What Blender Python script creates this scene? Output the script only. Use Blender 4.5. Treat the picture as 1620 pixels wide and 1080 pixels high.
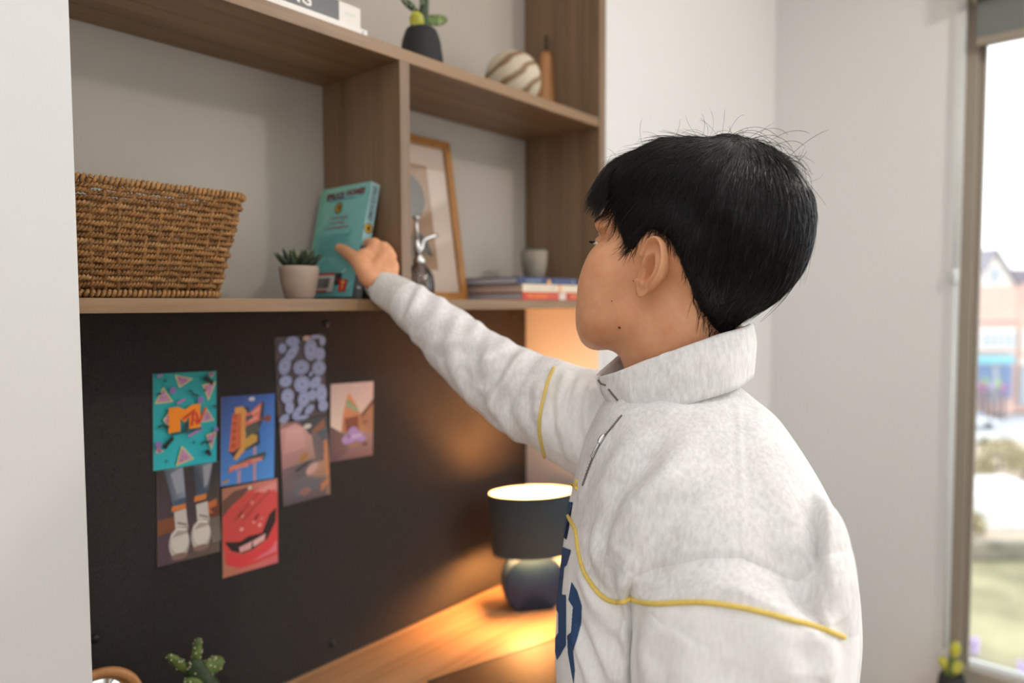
import bpy, bmesh, math, random
import numpy as np
from mathutils import Vector, Matrix, noise
from mathutils.bvhtree import BVHTree
from mathutils.kdtree import KDTree

for _o in list(bpy.data.objects):
    bpy.data.objects.remove(_o)
SC = bpy.context.scene
COL = SC.collection
rng = random.Random(7)
EYE = 1.41                                     # eye height above the floor

# ------------------------------------------------------------------ camera
FPX = 1115.06
_a, _t, _r = (math.radians(v) for v in (40.7485, 2.9897, -.1937))
_F0 = Vector((math.cos(_a), math.sin(_a), 0)); _R0 = Vector((math.sin(_a), -math.cos(_a), 0)); _U0 = Vector((0, 0, 1))
FW = _F0 * math.cos(_t) - _U0 * math.sin(_t)
_U = _U0 * math.cos(_t) + _F0 * math.sin(_t)
RT = _R0 * math.cos(_r) + _U * math.sin(_r)
UP = _U * math.cos(_r) - _R0 * math.sin(_r)
CAM = Vector((0, 0, EYE))
cam_data = bpy.data.cameras.new('camera')
cam = bpy.data.objects.new('camera', cam_data); COL.objects.link(cam)
m = Matrix((RT, UP, -FW)).transposed().to_4x4(); m.translation = CAM
cam.matrix_world = m
cam_data.sensor_width = 36; cam_data.sensor_fit = 'HORIZONTAL'
cam_data.lens = FPX / 1620 * 36
cam_data.clip_start = .02; cam_data.clip_end = 500
cam_data.dof.use_dof = True; cam_data.dof.focus_distance = .76; cam_data.dof.aperture_fstop = 2.3
SC.camera = cam

# ------------------------------------------------------------------ world, lights, exposure
SC.view_settings.view_transform = 'Standard'; SC.view_settings.look = 'None'
SC.view_settings.gamma = 1; SC.view_settings.use_curve_mapping = False
SC.view_settings.exposure = 0.14
W = bpy.data.worlds.new('overcast_sky'); SC.world = W; W.use_nodes = True
_bg = W.node_tree.nodes['Background']
_bg.inputs[0].default_value = (.93, .96, 1, 1); _bg.inputs[1].default_value = 2.5

def area_light(name, loc, target, sx, sy, power, col):
    l = bpy.data.lights.new(name, 'AREA'); l.shape = 'RECTANGLE'; l.size = sx; l.size_y = sy
    l.energy = power; l.color = col
    o = bpy.data.objects.new(name, l); COL.objects.link(o)
    o.location = loc
    o.rotation_euler = (Vector(target) - Vector(loc)).to_track_quat('-Z', 'Y').to_euler()
    return o
# added fill from behind, above and left; daylight from the tall side window
area_light('fill_rear', (.3, -2.75, 1.55), (.7, 1.0, 1.3), 3.0, 1.9, 9, (.98, .99, 1.0))  # unseen fill added behind the camera, no window there
area_light('fill_overhead', (-.3, -.6, 2.5), (-.3, -.6, 0), 3.6, 2.4, 22, (.975, .985, 1.0))  # broad overhead fill added for soft ambient light
area_light('fill_left', (-2.35, -1.3, 1.5), (.6, .2, 1.3), 1.8, 1.8, 13, (.97, .985, 1.0))  # unseen fill added on the left to lift the dim page edges
area_light('daylight_side', (2.25, -1.25, 1.3), (.2, -.35, 1.15), 1.7, 1.7, 19, (.94, .975, 1.0))
_l = bpy.data.lights.new('ceiling_spot', 'POINT'); _l.energy = 27; _l.color = (1, .93, .85); _l.shadow_soft_size = .055
_o = bpy.data.objects.new('ceiling_spot', _l); COL.objects.link(_o); _o.location = (1.68, -.88, EYE + 1.03)

# ------------------------------------------------------------------ helpers: coordinates
def ray(px, py):
    return FW + RT * ((px - 810) / FPX) + UP * ((540 - py) / FPX)
def P(px, py, d): return CAM + ray(px, py) * d
def atX(px, py, X): r = ray(px, py); return CAM + r * (X / r.x)
def atY(px, py, Y): r = ray(px, py); return CAM + r * (Y / r.y)
def atZ(px, py, Z): r = ray(px, py); return CAM + r * ((Z - EYE) / r.z)
def proj(p):
    q = Vector(p) - CAM; d = q.dot(FW)
    return 810 + FPX * q.dot(RT) / d, 540 - FPX * q.dot(UP) / d, d
def Z(rel): return EYE + rel

# ------------------------------------------------------------------ helpers: materials
def lin(c):
    if isinstance(c, str):
        c = c.lstrip('#'); c = tuple(int(c[i:i+2], 16) / 255 for i in (0, 2, 4))
    return tuple((v / 12.92 if v <= .04045 else ((v + .055) / 1.055) ** 2.4) for v in c[:3]) + (1,)
def new_mat(name):
    mt = bpy.data.materials.new(name); mt.use_nodes = True
    nt = mt.node_tree
    return mt, nt, nt.nodes['Principled BSDF']
def N(nt, typ, **kw):
    n = nt.nodes.new(typ)
    for k, v in kw.items():
        if k.startswith('_'): setattr(n, k[1:], v)
        else: n.inputs[k.replace('__', ' ')].default_value = v
    return n
def plain(name, col, rough=.5, metal=0, spec=.5, noise_amt=.06, scale=60, bump=0, bscale=None, **kw):
    mt, nt, b = new_mat(name)
    c = lin(col)
    tc = N(nt, 'ShaderNodeTexCoord')
    nz = N(nt, 'ShaderNodeTexNoise', Scale=scale, Detail=4.0)
    nt.links.new(tc.outputs['Object'], nz.inputs['Vector'])
    mr = N(nt, 'ShaderNodeMapRange'); mr.inputs[1].default_value = .3; mr.inputs[2].default_value = .7
    mr.inputs[3].default_value = 1 - noise_amt; mr.inputs[4].default_value = 1 + noise_amt
    nt.links.new(nz.outputs['Fac'], mr.inputs[0])
    mx = N(nt, 'ShaderNodeVectorMath', _operation='SCALE'); mx.inputs[0].default_value = c[:3]
    nt.links.new(mr.outputs[0], mx.inputs['Scale'])
    nt.links.new(mx.outputs[0], b.inputs['Base Color'])
    b.inputs['Roughness'].default_value = rough; b.inputs['Metallic'].default_value = metal
    b.inputs['Specular IOR Level'].default_value = spec
    if bump:
        n2 = N(nt, 'ShaderNodeTexNoise', Scale=bscale or scale * 3, Detail=3.0)
        nt.links.new(tc.outputs['Object'], n2.inputs['Vector'])
        bp = N(nt, 'ShaderNodeBump', Strength=bump, Distance=.002)
        nt.links.new(n2.outputs['Fac'], bp.inputs['Height']); nt.links.new(bp.outputs[0], b.inputs['Normal'])
    for k, v in kw.items(): b.inputs[k.replace('_', ' ')].default_value = v
    return mt
def wood(name, dark, mid, light, axis='X', rough=.42, scale=1.0):
    mt, nt, b = new_mat(name)
    tc = N(nt, 'ShaderNodeTexCoord'); mp = N(nt, 'ShaderNodeMapping')
    s = {'X': (2.2, 60, 60), 'Y': (60, 2.2, 60), 'Z': (60, 60, 2.2)}[axis]
    mp.inputs['Scale'].default_value = tuple(v * scale for v in s)
    nt.links.new(tc.outputs['Object'], mp.inputs['Vector'])
    n1 = N(nt, 'ShaderNodeTexNoise', Scale=.45, Detail=5.0, Roughness=.62, Distortion=.6)
    n2 = N(nt, 'ShaderNodeTexNoise', Scale=3.0, Detail=3.0)
    for n in (n1, n2): nt.links.new(mp.outputs[0], n.inputs['Vector'])
    ad = N(nt, 'ShaderNodeMath', _operation='MULTIPLY_ADD'); ad.inputs[1].default_value = .35
    nt.links.new(n2.outputs['Fac'], ad.inputs[0]); nt.links.new(n1.outputs['Fac'], ad.inputs[2])
    cr = N(nt, 'ShaderNodeValToRGB'); e = cr.color_ramp.elements
    e[0].position = .46; e[0].color = lin(dark); e[1].position = .9; e[1].color = lin(light)
    k = e.new(.66); k.color = lin(mid)
    nt.links.new(ad.outputs[0], cr.inputs['Fac']); nt.links.new(cr.outputs[0], b.inputs['Base Color'])
    bp = N(nt, 'ShaderNodeBump', Strength=.12, Distance=.001)
    nt.links.new(n2.outputs['Fac'], bp.inputs['Height']); nt.links.new(bp.outputs[0], b.inputs['Normal'])
    b.inputs['Roughness'].default_value = rough
    return mt
def emit(name, col, s):
    mt, nt, b = new_mat(name)
    b.inputs['Base Color'].default_value = lin(col)
    b.inputs['Emission Color'].default_value = lin(col); b.inputs['Emission Strength'].default_value = s
    return mt
def clear_glass(name, tint=(.97, .985, .98), refl=.06):
    mt = bpy.data.materials.new(name); mt.use_nodes = True; nt = mt.node_tree; nt.nodes.clear()
    out = N(nt, 'ShaderNodeOutputMaterial'); mix = N(nt, 'ShaderNodeMixShader')
    tr = N(nt, 'ShaderNodeBsdfTransparent'); tr.inputs[0].default_value = (*tint, 1)
    gl = N(nt, 'ShaderNodeBsdfGlossy', Roughness=.02); fr = N(nt, 'ShaderNodeFresnel', IOR=1.45)
    sc = N(nt, 'ShaderNodeMath', _operation='MULTIPLY'); sc.inputs[1].default_value = refl / .04
    nt.links.new(fr.outputs[0], sc.inputs[0]); sc.use_clamp = True
    nt.links.new(sc.outputs[0], mix.inputs[0]); nt.links.new(tr.outputs[0], mix.inputs[1]); nt.links.new(gl.outputs[0], mix.inputs[2])
    nt.links.new(mix.outputs[0], out.inputs[0])
    return mt
def attr_mat(name, rough=.45, spec=.4):
    mt, nt, b = new_mat(name)
    a = N(nt, 'ShaderNodeVertexColor'); a.layer_name = 'Col'
    nt.links.new(a.outputs[0], b.inputs['Base Color']); b.inputs['Roughness'].default_value = rough
    b.inputs['Specular IOR Level'].default_value = spec
    return mt
def fleece(name, c1, c2, bump=.25):
    """heather sweatshirt fleece: soft streaks of two greys and a fine nap"""
    mt, nt, b = new_mat(name)
    tc = N(nt, 'ShaderNodeTexCoord'); mp = N(nt, 'ShaderNodeMapping'); mp.inputs['Scale'].default_value = (260, 260, 75)
    nt.links.new(tc.outputs['Object'], mp.inputs['Vector'])
    n1 = N(nt, 'ShaderNodeTexNoise', Scale=1.0, Detail=3.0, Roughness=.6); nt.links.new(mp.outputs[0], n1.inputs['Vector'])
    n2 = N(nt, 'ShaderNodeTexNoise', Scale=38.0, Detail=4.0); nt.links.new(tc.outputs['Object'], n2.inputs['Vector'])
    ad = N(nt, 'ShaderNodeMath', _operation='MULTIPLY_ADD'); ad.inputs[1].default_value = .5
    nt.links.new(n2.outputs['Fac'], ad.inputs[0]); nt.links.new(n1.outputs['Fac'], ad.inputs[2])
    cr = N(nt, 'ShaderNodeValToRGB'); e = cr.color_ramp.elements
    e[0].position = .5; e[0].color = lin(c1); e[1].position = .92; e[1].color = lin(c2)
    nt.links.new(ad.outputs[0], cr.inputs['Fac']); nt.links.new(cr.outputs[0], b.inputs['Base Color'])
    n3 = N(nt, 'ShaderNodeTexNoise', Scale=900.0, Detail=2.0); nt.links.new(tc.outputs['Object'], n3.inputs['Vector'])
    bp = N(nt, 'ShaderNodeBump', Strength=bump, Distance=.001)
    nt.links.new(n3.outputs['Fac'], bp.inputs['Height']); nt.links.new(bp.outputs[0], b.inputs['Normal'])
    b.inputs['Roughness'].default_value = .95; b.inputs['Specular IOR Level'].default_value = .15
    b.inputs['Sheen Weight'].default_value = .15; b.inputs['Sheen Roughness'].default_value = .6
    return mt

M = {}
M['wall'] = plain('wall_paint', '#dcdcdb', .75, spec=.25, noise_amt=.012, scale=3, bump=.03, bscale=250)
M['ceil'] = plain('ceiling_paint', '#eeeeec', .8, noise_amt=.01)
M['floor'] = wood('floor_boards', '#7d6a55', '#a08a70', '#b59f84', 'Y', .5)
M['oakX'] = wood('oak_laminate_x', '#654e38', '#86694b', '#987a59', 'X')
M['oakZ'] = wood('oak_laminate_z', '#6a5440', '#7f664d', '#8d745a', 'Z')
M['desk'] = wood('desk_oak', '#8a6a4c', '#b18a63', '#c49d75', 'X', .36)
M['felt'] = plain('charcoal_felt', '#373432', .95, spec=.1, noise_amt=.22, scale=420, bump=.3, bscale=700)
M['black'] = plain('black_plastic', '#151515', .45)
M['matblack'] = plain('matt_black_ceramic', '#232322', .75)
M['chrome'] = plain('chrome', '#d8d8d8', .16, metal=1, noise_amt=.01)
M['print'] = attr_mat('printed_card', .5)
M['cover'] = attr_mat('printed_cover', .3)
M['paper'] = plain('page_block', '#cfc6bb', .8, noise_amt=.15, scale=500)
M['paperg'] = plain('page_block_grey', '#c2c5cc', .8, noise_amt=.15, scale=500)
M['paperp'] = plain('page_block_pink', '#dcc4b8', .8, noise_amt=.15, scale=500)
M['concrete'] = plain('concrete_pot', '#a08d7e', .85, noise_amt=.1, scale=40, bump=.2, bscale=120)
M['stoneg'] = plain('grey_stoneware', '#8f8678', .8, noise_amt=.12, scale=50, bump=.2)
M['succ'] = plain('succulent_green', '#2b3825', .5, noise_amt=.35, scale=60)
M['succl'] = plain('succulent_lime', '#7d8a3a', .5, noise_amt=.3, scale=60)
M['soil'] = plain('dark_soil', '#2a221c', .95, noise_amt=.4, scale=200, bump=.6)
M['cactus'] = plain('cactus_green', '#5c7036', .6, noise_amt=.4, scale=90, bump=.5, bscale=260)
M['cactusd'] = plain('cactus_dark', '#34472c', .6, noise_amt=.4, scale=90, bump=.5, bscale=260)
M['cactusy'] = plain('cactus_yellow', '#b3b13c', .6, noise_amt=.3, scale=90, bump=.5, bscale=260)
M['spine'] = plain('pale_spines', '#d8d6b4', .7)
M['frame'] = wood('honey_oak', '#7c4c1a', '#a06a2c', '#b07a38', 'Z', .4)
M['mount'] = plain('mount_board', '#d6bfae', .8, noise_amt=.02)
M['navy'] = plain('navy_glaze', '#15304f', .5, spec=.3, noise_amt=.12, scale=40)
M['pearwood'] = wood('warm_pearwood', '#9c6a3c', '#b8814d', '#c9935d', 'Z', .4)
M['skin'] = None
M['grey'] = fleece('heather_grey_fleece', '#d2cfce', '#ebe9e8')
M['white'] = fleece('off_white_fleece', '#e6e4e3', '#f2f1ef')
M['rib'] = fleece('ribbed_cuff_fleece', '#c2beb9', '#d6d2cd')
M['yellow'] = plain('yellow_piping', '#e3c566', .8, noise_amt=.08, scale=300)
M['navyprint'] = plain('navy_flock_print', '#2c4a75', .9, noise_amt=.18, scale=900, bump=.3, bscale=1500)
M['jean'] = plain('dark_denim', '#2c3340', .9, noise_amt=.15, scale=300)
M['shoe'] = plain('white_leather', '#dcdcda', .5)
M['wframe'] = plain('taupe_window_frame', '#8f8678', .5, noise_amt=.03)
M['blind'] = plain('grey_blind_fabric', '#6b726f', .8, noise_amt=.05, scale=300)
M['glass'] = clear_glass('window_glass')
M['smoke'] = clear_glass('smoked_glass', (.62, .58, .56), .09)
M['whiteplastic'] = plain('white_plastic', '#d9e0de', .4)

# ------------------------------------------------------------------ helpers: meshes
def link(name, verts, faces, mat=None, parent=None, smooth=True, mats=None, fmat=None):
    me = bpy.data.meshes.new(name)
    me.from_pydata([tuple(v) for v in verts], [], [tuple(f) for f in faces])
    for q in (mats or ([mat] if mat else [])): me.materials.append(q)
    if fmat is not None: me.polygons.foreach_set('material_index', np.asarray(fmat, dtype=np.int32))
    me.update()
    if smooth: me.polygons.foreach_set('use_smooth', [True] * len(me.polygons))
    o = bpy.data.objects.new(name, me); COL.objects.link(o)
    if parent is not None: o.parent = parent; o.matrix_parent_inverse = parent.matrix_world.inverted()
    return o
def from_bm(name, bm, mat, parent=None, smooth=False):
    me = bpy.data.meshes.new(name); bm.normal_update(); bm.to_mesh(me); bm.free()
    for q in (mat if isinstance(mat, (list, tuple)) else [mat]): me.materials.append(q)
    if smooth: me.polygons.foreach_set('use_smooth', [True] * len(me.polygons))
    o = bpy.data.objects.new(name, me); COL.objects.link(o)
    if parent is not None: o.parent = parent; o.matrix_parent_inverse = parent.matrix_world.inverted()
    return o
def box_bm(lo, hi, bevel=0, seg=2, mtx=None):
    bm = bmesh.new(); bmesh.ops.create_cube(bm, size=1)
    lo, hi = Vector(lo), Vector(hi); c = (lo + hi) / 2; s = hi - lo
    for v in bm.verts: v.co = Vector((v.co.x * s.x, v.co.y * s.y, v.co.z * s.z)) + c
    if bevel: bmesh.ops.bevel(bm, geom=bm.edges[:], offset=bevel, segments=seg, profile=.6, affect='EDGES')
    if mtx is not None: bmesh.ops.transform(bm, matrix=mtx, verts=bm.verts[:])
    return bm
def box(name, lo, hi, mat, parent=None, bevel=.0012, mtx=None):
    return from_bm(name, box_bm(lo, hi, bevel, 2, mtx), mat, parent)
def thing(name, label, cat, loc, group=None):
    o = bpy.data.objects.new(name, None); COL.objects.link(o); o.location = loc
    o.empty_display_size = .05
    bpy.context.view_layer.update()
    o['label'] = label; o['category'] = cat
    if group: o['group'] = group
    return o
def tag(o, label=None, cat=None, group=None, kind=None):
    for k, v in (('label', label), ('category', cat), ('group', group), ('kind', kind)):
        if v: o[k] = v
    return o
def struct(name, lo, hi, mat, bevel=0, label=None):
    o = box(name, lo, hi, mat, None, bevel); o['kind'] = 'structure'
    if label: o['label'] = label
    return o
def loft(rings, close_ends=True, wrap=True):
    n = len(rings[0]); V = [v for r in rings for v in r]; Fc = []
    for i in range(len(rings) - 1):
        for j in range(n if wrap else n - 1):
            k = (j + 1) % n
            Fc.append((i * n + j, i * n + k, (i + 1) * n + k, (i + 1) * n + j))
    if close_ends:
        for i, rev in ((0, True), (len(rings) - 1, False)):
            c = sum((Vector(v) for v in rings[i]), Vector()) / n
            V.append(c); ci = len(V) - 1
            for j in range(n):
                k = (j + 1) % n
                Fc.append((ci, i * n + k, i * n + j) if rev else (ci, i * n + j, i * n + k))
    return V, Fc
def frames(path):
    """parallel-transport frames along a polyline"""
    T = []
    for i in range(len(path)):
        a = path[max(i - 1, 0)]; b = path[min(i + 1, len(path) - 1)]
        T.append((b - a).normalized())
    n = T[0].orthogonal().normalized(); out = []
    for t in T:
        n = (n - t * n.dot(t)); n = n.normalized() if n.length > 1e-6 else t.orthogonal().normalized()
        out.append((t, n, t.cross(n)))
    return out
def tube(path, rad, seg=8, caps=True, round_ends=False):
    path = [Vector(p) for p in path]
    if not hasattr(rad, '__len__'): rad = [rad] * len(path)
    rad = list(rad)
    if round_ends:
        p0, p1 = [], []; r0, r1 = [], []
        d0 = (path[0] - path[1]).normalized(); d1 = (path[-1] - path[-2]).normalized()
        for s in (.95, .75, .4):
            p0.append(path[0] + d0 * rad[0] * s); r0.append(rad[0] * math.sqrt(1 - s * s))
        for s in (.4, .75, .95):
            p1.append(path[-1] + d1 * rad[-1] * s); r1.append(rad[-1] * math.sqrt(1 - s * s))
        path = p0 + path + p1; rad = r0 + rad + r1
    rings = []
    for p, (t, a, b), r in zip(path, frames(path), rad):
        rings.append([p + (a * math.cos(2 * math.pi * j / seg) + b * math.sin(2 * math.pi * j / seg)) * r for j in range(seg)])
    return loft(rings, caps)
def merge(*parts):
    V, Fc = [], []
    for v, f in parts:
        n = len(V); V += list(v); Fc += [tuple(i + n for i in q) for q in f]
    return V, Fc
def lathe(prof, c=(0, 0, 0), seg=32, close=False):
    """profile of (radius, z) about a vertical axis through c"""
    c = Vector(c); V, Fc = [], []
    rings = [[c + Vector((r * math.cos(2 * math.pi * j / seg), r * math.sin(2 * math.pi * j / seg), z)) for j in range(seg)] for r, z in prof]
    return loft(rings, close)
def ellipsoid(c, r, rot=None, nu=24, nv=16):
    c = Vector(c); V, rings = [], []
    for i in range(1, nv):
        th = math.pi * i / nv; ring = []
        for j in range(nu):
            ph = 2 * math.pi * j / nu
            p = Vector((r[0] * math.sin(th) * math.cos(ph), r[1] * math.sin(th) * math.sin(ph), -r[2] * math.cos(th)))
            if rot is not None: p = rot @ p
            ring.append(c + p)
        rings.append(ring)
    return loft(rings, True)
def spline(pts, n):
    """Catmull-Rom through points (any dimension)"""
    pts = [np.array(p, float) for p in pts]; k = len(pts); out = []
    for i in range(n):
        t = i / (n - 1) * (k - 1); s = min(int(t), k - 2); u = t - s
        p0 = pts[max(s - 1, 0)]; p1 = pts[s]; p2 = pts[s + 1]; p3 = pts[min(s + 2, k - 1)]
        out.append(.5 * ((2 * p1) + (-p0 + p2) * u + (2 * p0 - 5 * p1 + 4 * p2 - p3) * u * u + (-p0 + 3 * p1 - 3 * p2 + p3) * u ** 3))
    return out
def vspline(pts, n): return [Vector(p) for p in spline(pts, n)]
_tx = {}
def text2d(s, bold=0.0):
    key = (s, bold)
    if key not in _tx:
        cu = bpy.data.curves.new('t', 'FONT'); cu.body = s; cu.size = 1; cu.offset = bold; cu.resolution_u = 2
        o = bpy.data.objects.new('t', cu); COL.objects.link(o)
        dg = bpy.context.evaluated_depsgraph_get(); me = bpy.data.meshes.new_from_object(o.evaluated_get(dg))
        v = [(p.co.x, p.co.y) for p in me.vertices]; f = [tuple(p.vertices) for p in me.polygons]
        bpy.data.objects.remove(o); bpy.data.curves.remove(cu); bpy.data.meshes.remove(me)
        x0 = min(p[0] for p in v); x1 = max(p[0] for p in v); y0 = min(p[1] for p in v); y1 = max(p[1] for p in v)
        _tx[key] = ([((x - x0) / (x1 - x0), (y - y0) / (y1 - y0)) for x, y in v], f)
    return _tx[key]
class Canvas:
    """flat print: coloured shapes on a plane given by a corner and two edge vectors (u right, v up)"""
    def __init__(s, o, u, v, lift=.0003):
        s.o, s.u, s.v = Vector(o), Vector(u), Vector(v); s.n = s.u.cross(s.v).normalized()
        s.V, s.F, s.C, s.k, s.lift = [], [], [], 0, lift
    def pt(s, a, b): return s.o + s.u * a + s.v * b + s.n * (s.lift + s.k * .00003)
    def poly(s, pts, col):
        n = len(s.V); s.k += 1
        cs = [lin(col)] * len(pts) if isinstance(col, (str, tuple)) else [lin(c) for c in col]
        for p in pts: s.V.append(s.pt(*p))
        s.F.append(tuple(range(n, n + len(pts)))); s.C.append(cs)
        return s
    def rect(s, a0, b0, a1, b1, col): return s.poly([(a0, b0), (a1, b0), (a1, b1), (a0, b1)], col)
    def disc(s, a, b, ra, rb, col, rot=0, n=18, t0=0, t1=2 * math.pi):
        pts = []
        for i in range(n):
            t = t0 + (t1 - t0) * i / (n if t1 - t0 > 6.28 else n - 1); x, y = ra * math.cos(t), rb * math.sin(t)
            pts.append((a + x * math.cos(rot) - y * math.sin(rot), b + x * math.sin(rot) + y * math.cos(rot)))
        return s.poly(pts, col)
    def stroke(s, pts, w, col):
        for (a, b), (c, d) in zip(pts, pts[1:]):
            L = math.hypot(c - a, d - b) or 1e-6; nx, ny = -(d - b) / L * w / 2, (c - a) / L * w / 2
            s.poly([(a - nx, b - ny), (c - nx, d - ny), (c + nx, d + ny), (a + nx, b + ny)], col)
        return s
    def text(s, t, a0, b0, a1, b1, col, bold=0.0, slant=0):
        v, f = text2d(t, bold); n = len(s.V); s.k += 1
        for x, y in v: s.V.append(s.pt(a0 + (a1 - a0) * x + slant * y, b0 + (b1 - b0) * y))
        for q in f: s.F.append(tuple(i + n for i in q)); s.C.append([lin(col)] * len(q))
        return s
    def build(s, name, mat, parent=None):
        o = link(name, s.V, s.F, mat, parent, smooth=False)
        a = o.data.color_attributes.new('Col', 'FLOAT_COLOR', 'CORNER')
        a.data.foreach_set('color', np.array([c for q in s.C for c in q], dtype=np.float32).ravel())
        return o

# ------------------------------------------------------------------ the setting
YF, YB = .88, 1.0904                       # shelf front plane, back wall plane
XN, XRI, XRO, XW = .2751, 1.3164, 1.3405, 2.345
ZS, TS = Z(.0093), .0177                   # lower shelf top, thickness
ZU, TU = Z(.4089), .0195                   # upper shelf top
ZD = Z(-.658)                              # desk top
CEIL = 2.52
struct('floor', (-2.6, -3.1, -.1), (XW, 1.3, 0), M['floor'])
struct('ceiling', (-2.6, -3.1, CEIL), (XW + .2, 1.3, CEIL + .1), M['ceil'])
M['nichewall'] = plain('shade_toned_niche_wall', '#b5ada3', .8, spec=.2, noise_amt=.012, scale=3, bump=.03, bscale=250)  # wall colour darkened and warmed to stand for the shade inside the niche
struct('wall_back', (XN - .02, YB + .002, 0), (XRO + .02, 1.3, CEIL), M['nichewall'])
struct('wall_left', (-2.6, YF - .02, 0), (XN, 1.3, CEIL), M['wall'])
struct('wall_right', (XRO, YF - .001, 0), (XW + .2, 1.3, CEIL), M['wall'])
struct('wall_side', (-2.75, -3.1, 0), (-2.6, 1.3, CEIL), M['wall'])
struct('wall_rear', (-2.6, -3.25, 0), (XW + .2, -3.1, CEIL), M['wall'])
struct('trim_1', (XRI, YF, 0), (XRO, YB + .002, ZS - TS - .0005), M['wall'], label='white lined right side of the desk niche')
YW = .348                                  # window edge in the side wall
struct('wall_window', (XW, YW, 0), (XW + .2, YF, CEIL), M['wall'])
struct('wall_below', (XW, -2.4, 0), (XW + .2, YW, Z(-1.10)), M['wall'])
struct('wall_above', (XW, -2.4, Z(.86)), (XW + .2, YW, CEIL), M['wall'])
struct('wall_far', (XW, -3.1, 0), (XW + .2, -2.4, CEIL), M['wall'])
# window: jamb, head, sill profile and pane
wn = thing('window_1', 'tall taupe-framed window at the right edge', 'window', (XW + .04, -1.0, Z(-1.1)))
wn['kind'] = 'structure'; del wn['category']
WX = XW + .012
from_bm('jamb', box_bm((WX, .318, Z(-1.10)), (WX + .07, YW, Z(.86)), .003), M['wframe'], wn)
from_bm('jamb', box_bm((WX, -2.4, Z(-1.10)), (WX + .07, -2.36, Z(.86)), .003), M['wframe'], wn)
from_bm('mullion', box_bm((WX, -1.05, Z(-1.10)), (WX + .07, -.99, Z(.86)), .003), M['wframe'], wn)
from_bm('glazing_bead', box_bm((WX + .03, .304, Z(-1.055)), (WX + .062, .318, Z(.72)), .002), M['wframe'], wn)
from_bm('head', box_bm((WX, -2.36, Z(.725)), (WX + .07, .318, Z(.86)), .003), M['wframe'], wn)
from_bm('bottom_rail', box_bm((WX, -2.36, Z(-1.10)), (WX + .07, .318, Z(-1.055)), .003), M['wframe'], wn)
for y0, y1 in ((-.99, .318), (-2.36, -1.05)):
    from_bm('pane', box_bm((WX + .045, y0, Z(-1.055)), (WX + .049, y1, Z(.725))), M['glass'], wn)
sl = box('window_sill', (XW - .16, -2.4, Z(-1.125)), (XW + .011, YW + .02, Z(-1.101)), M['ceil'], wn, .004)
# roller blind with a tube, a short drop of fabric, a bottom bar
bl = thing('roller_blind', 'dark grey roller blind rolled to the top of the tall window', 'blind', (XW - .03, -1, Z(.8)))
V, Fc = tube([(XW - .032, .322, Z(.85)), (XW - .032, -2.3, Z(.85))], .024, 20); link('roller_tube', V, Fc, M['blind'], bl)
box('blind_fabric', (XW - .012, -2.3, Z(.725)), (XW - .0105, .322, Z(.86)), M['blind'], bl, 0)
box('bottom_bar', (XW - .018, -2.3, Z(.704)), (XW - .004, .322, Z(.726)), M['wframe'], bl, .002)
box('bracket', (XW - .06, .322, Z(.815)), (XW, .330, Z(.885)), M['wframe'], bl, .001)
ch = thing('blind_chain', 'white beaded blind chain hanging beside the window jamb', 'chain', (XW - .02, .355, Z(.08)))
for dy in (.352, .360):
    V, Fc = tube([(XW - .014, dy, Z(.83)), (XW - .014, dy, Z(.07))], .0022, 6); link('cord', V, Fc, M['whiteplastic'], ch)
V, Fc = ellipsoid((XW - .014, .3555, Z(.075)), (.011, .010, .024)); link('tensioner', V, Fc, M['whiteplastic'], ch)
V, Fc = tube([(XW - .012, .3555, Z(.05)), (XW - .012, .3555, Z(-1.0))], .0035, 8); link('channel', V, Fc, M['whiteplastic'], ch)

# ------------------------------------------------------------------ shelf unit
su = thing('shelf_unit', 'oak laminate wall shelf unit filling the niche above the desk', 'shelf', (.8, YB, ZS - TS))
box('lower_shelf', (XN + .001, YF, ZS - TS), (XRI, YB, ZS), M['oakX'], su, .0008)
box('upper_shelf', (XN + .001, YF, ZU - TU), (XRI, YB, ZU), M['oakX'], su, .0008)
box('partition', (.7496, YF, ZS), (.7700, YB, ZU - TU), M['oakZ'], su, .0008)
box('side_panel', (XRI, YF - .002, ZS - TS), (XRO, YB, CEIL - .1), M['oakZ'], su, .0008)
box('top_panel', (XN + .001, YF, CEIL - .1), (XRO, YB, CEIL - .08), M['oakX'], su, .0008)

# ------------------------------------------------------------------ pinboard
pb = thing('pinboard', 'charcoal felt pinboard on the wall between shelf and desk', 'pinboard', (.8, YB, ZD))
box('felt_panel', (XN + .001, YB - .006, ZD + .001), (XRI - .006, YB + .001, ZS - TS - .001), M['felt'], pb, .001)
PBY = YB - .006
for px, py in ((516, 512), (526, 1017), (812, 500), (150, 1010)):
    c = atY(px, py, PBY); V, Fc = lathe([(.0001, .004), (.004, .0038), (.0062, .0022), (.0066, 0)], (0, 0, 0), 16)
    rot = Matrix.Rotation(math.radians(90), 3, 'X')
    link('screw', [c + rot @ Vector(v) for v in V], Fc, M['black'], pb)

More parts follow.
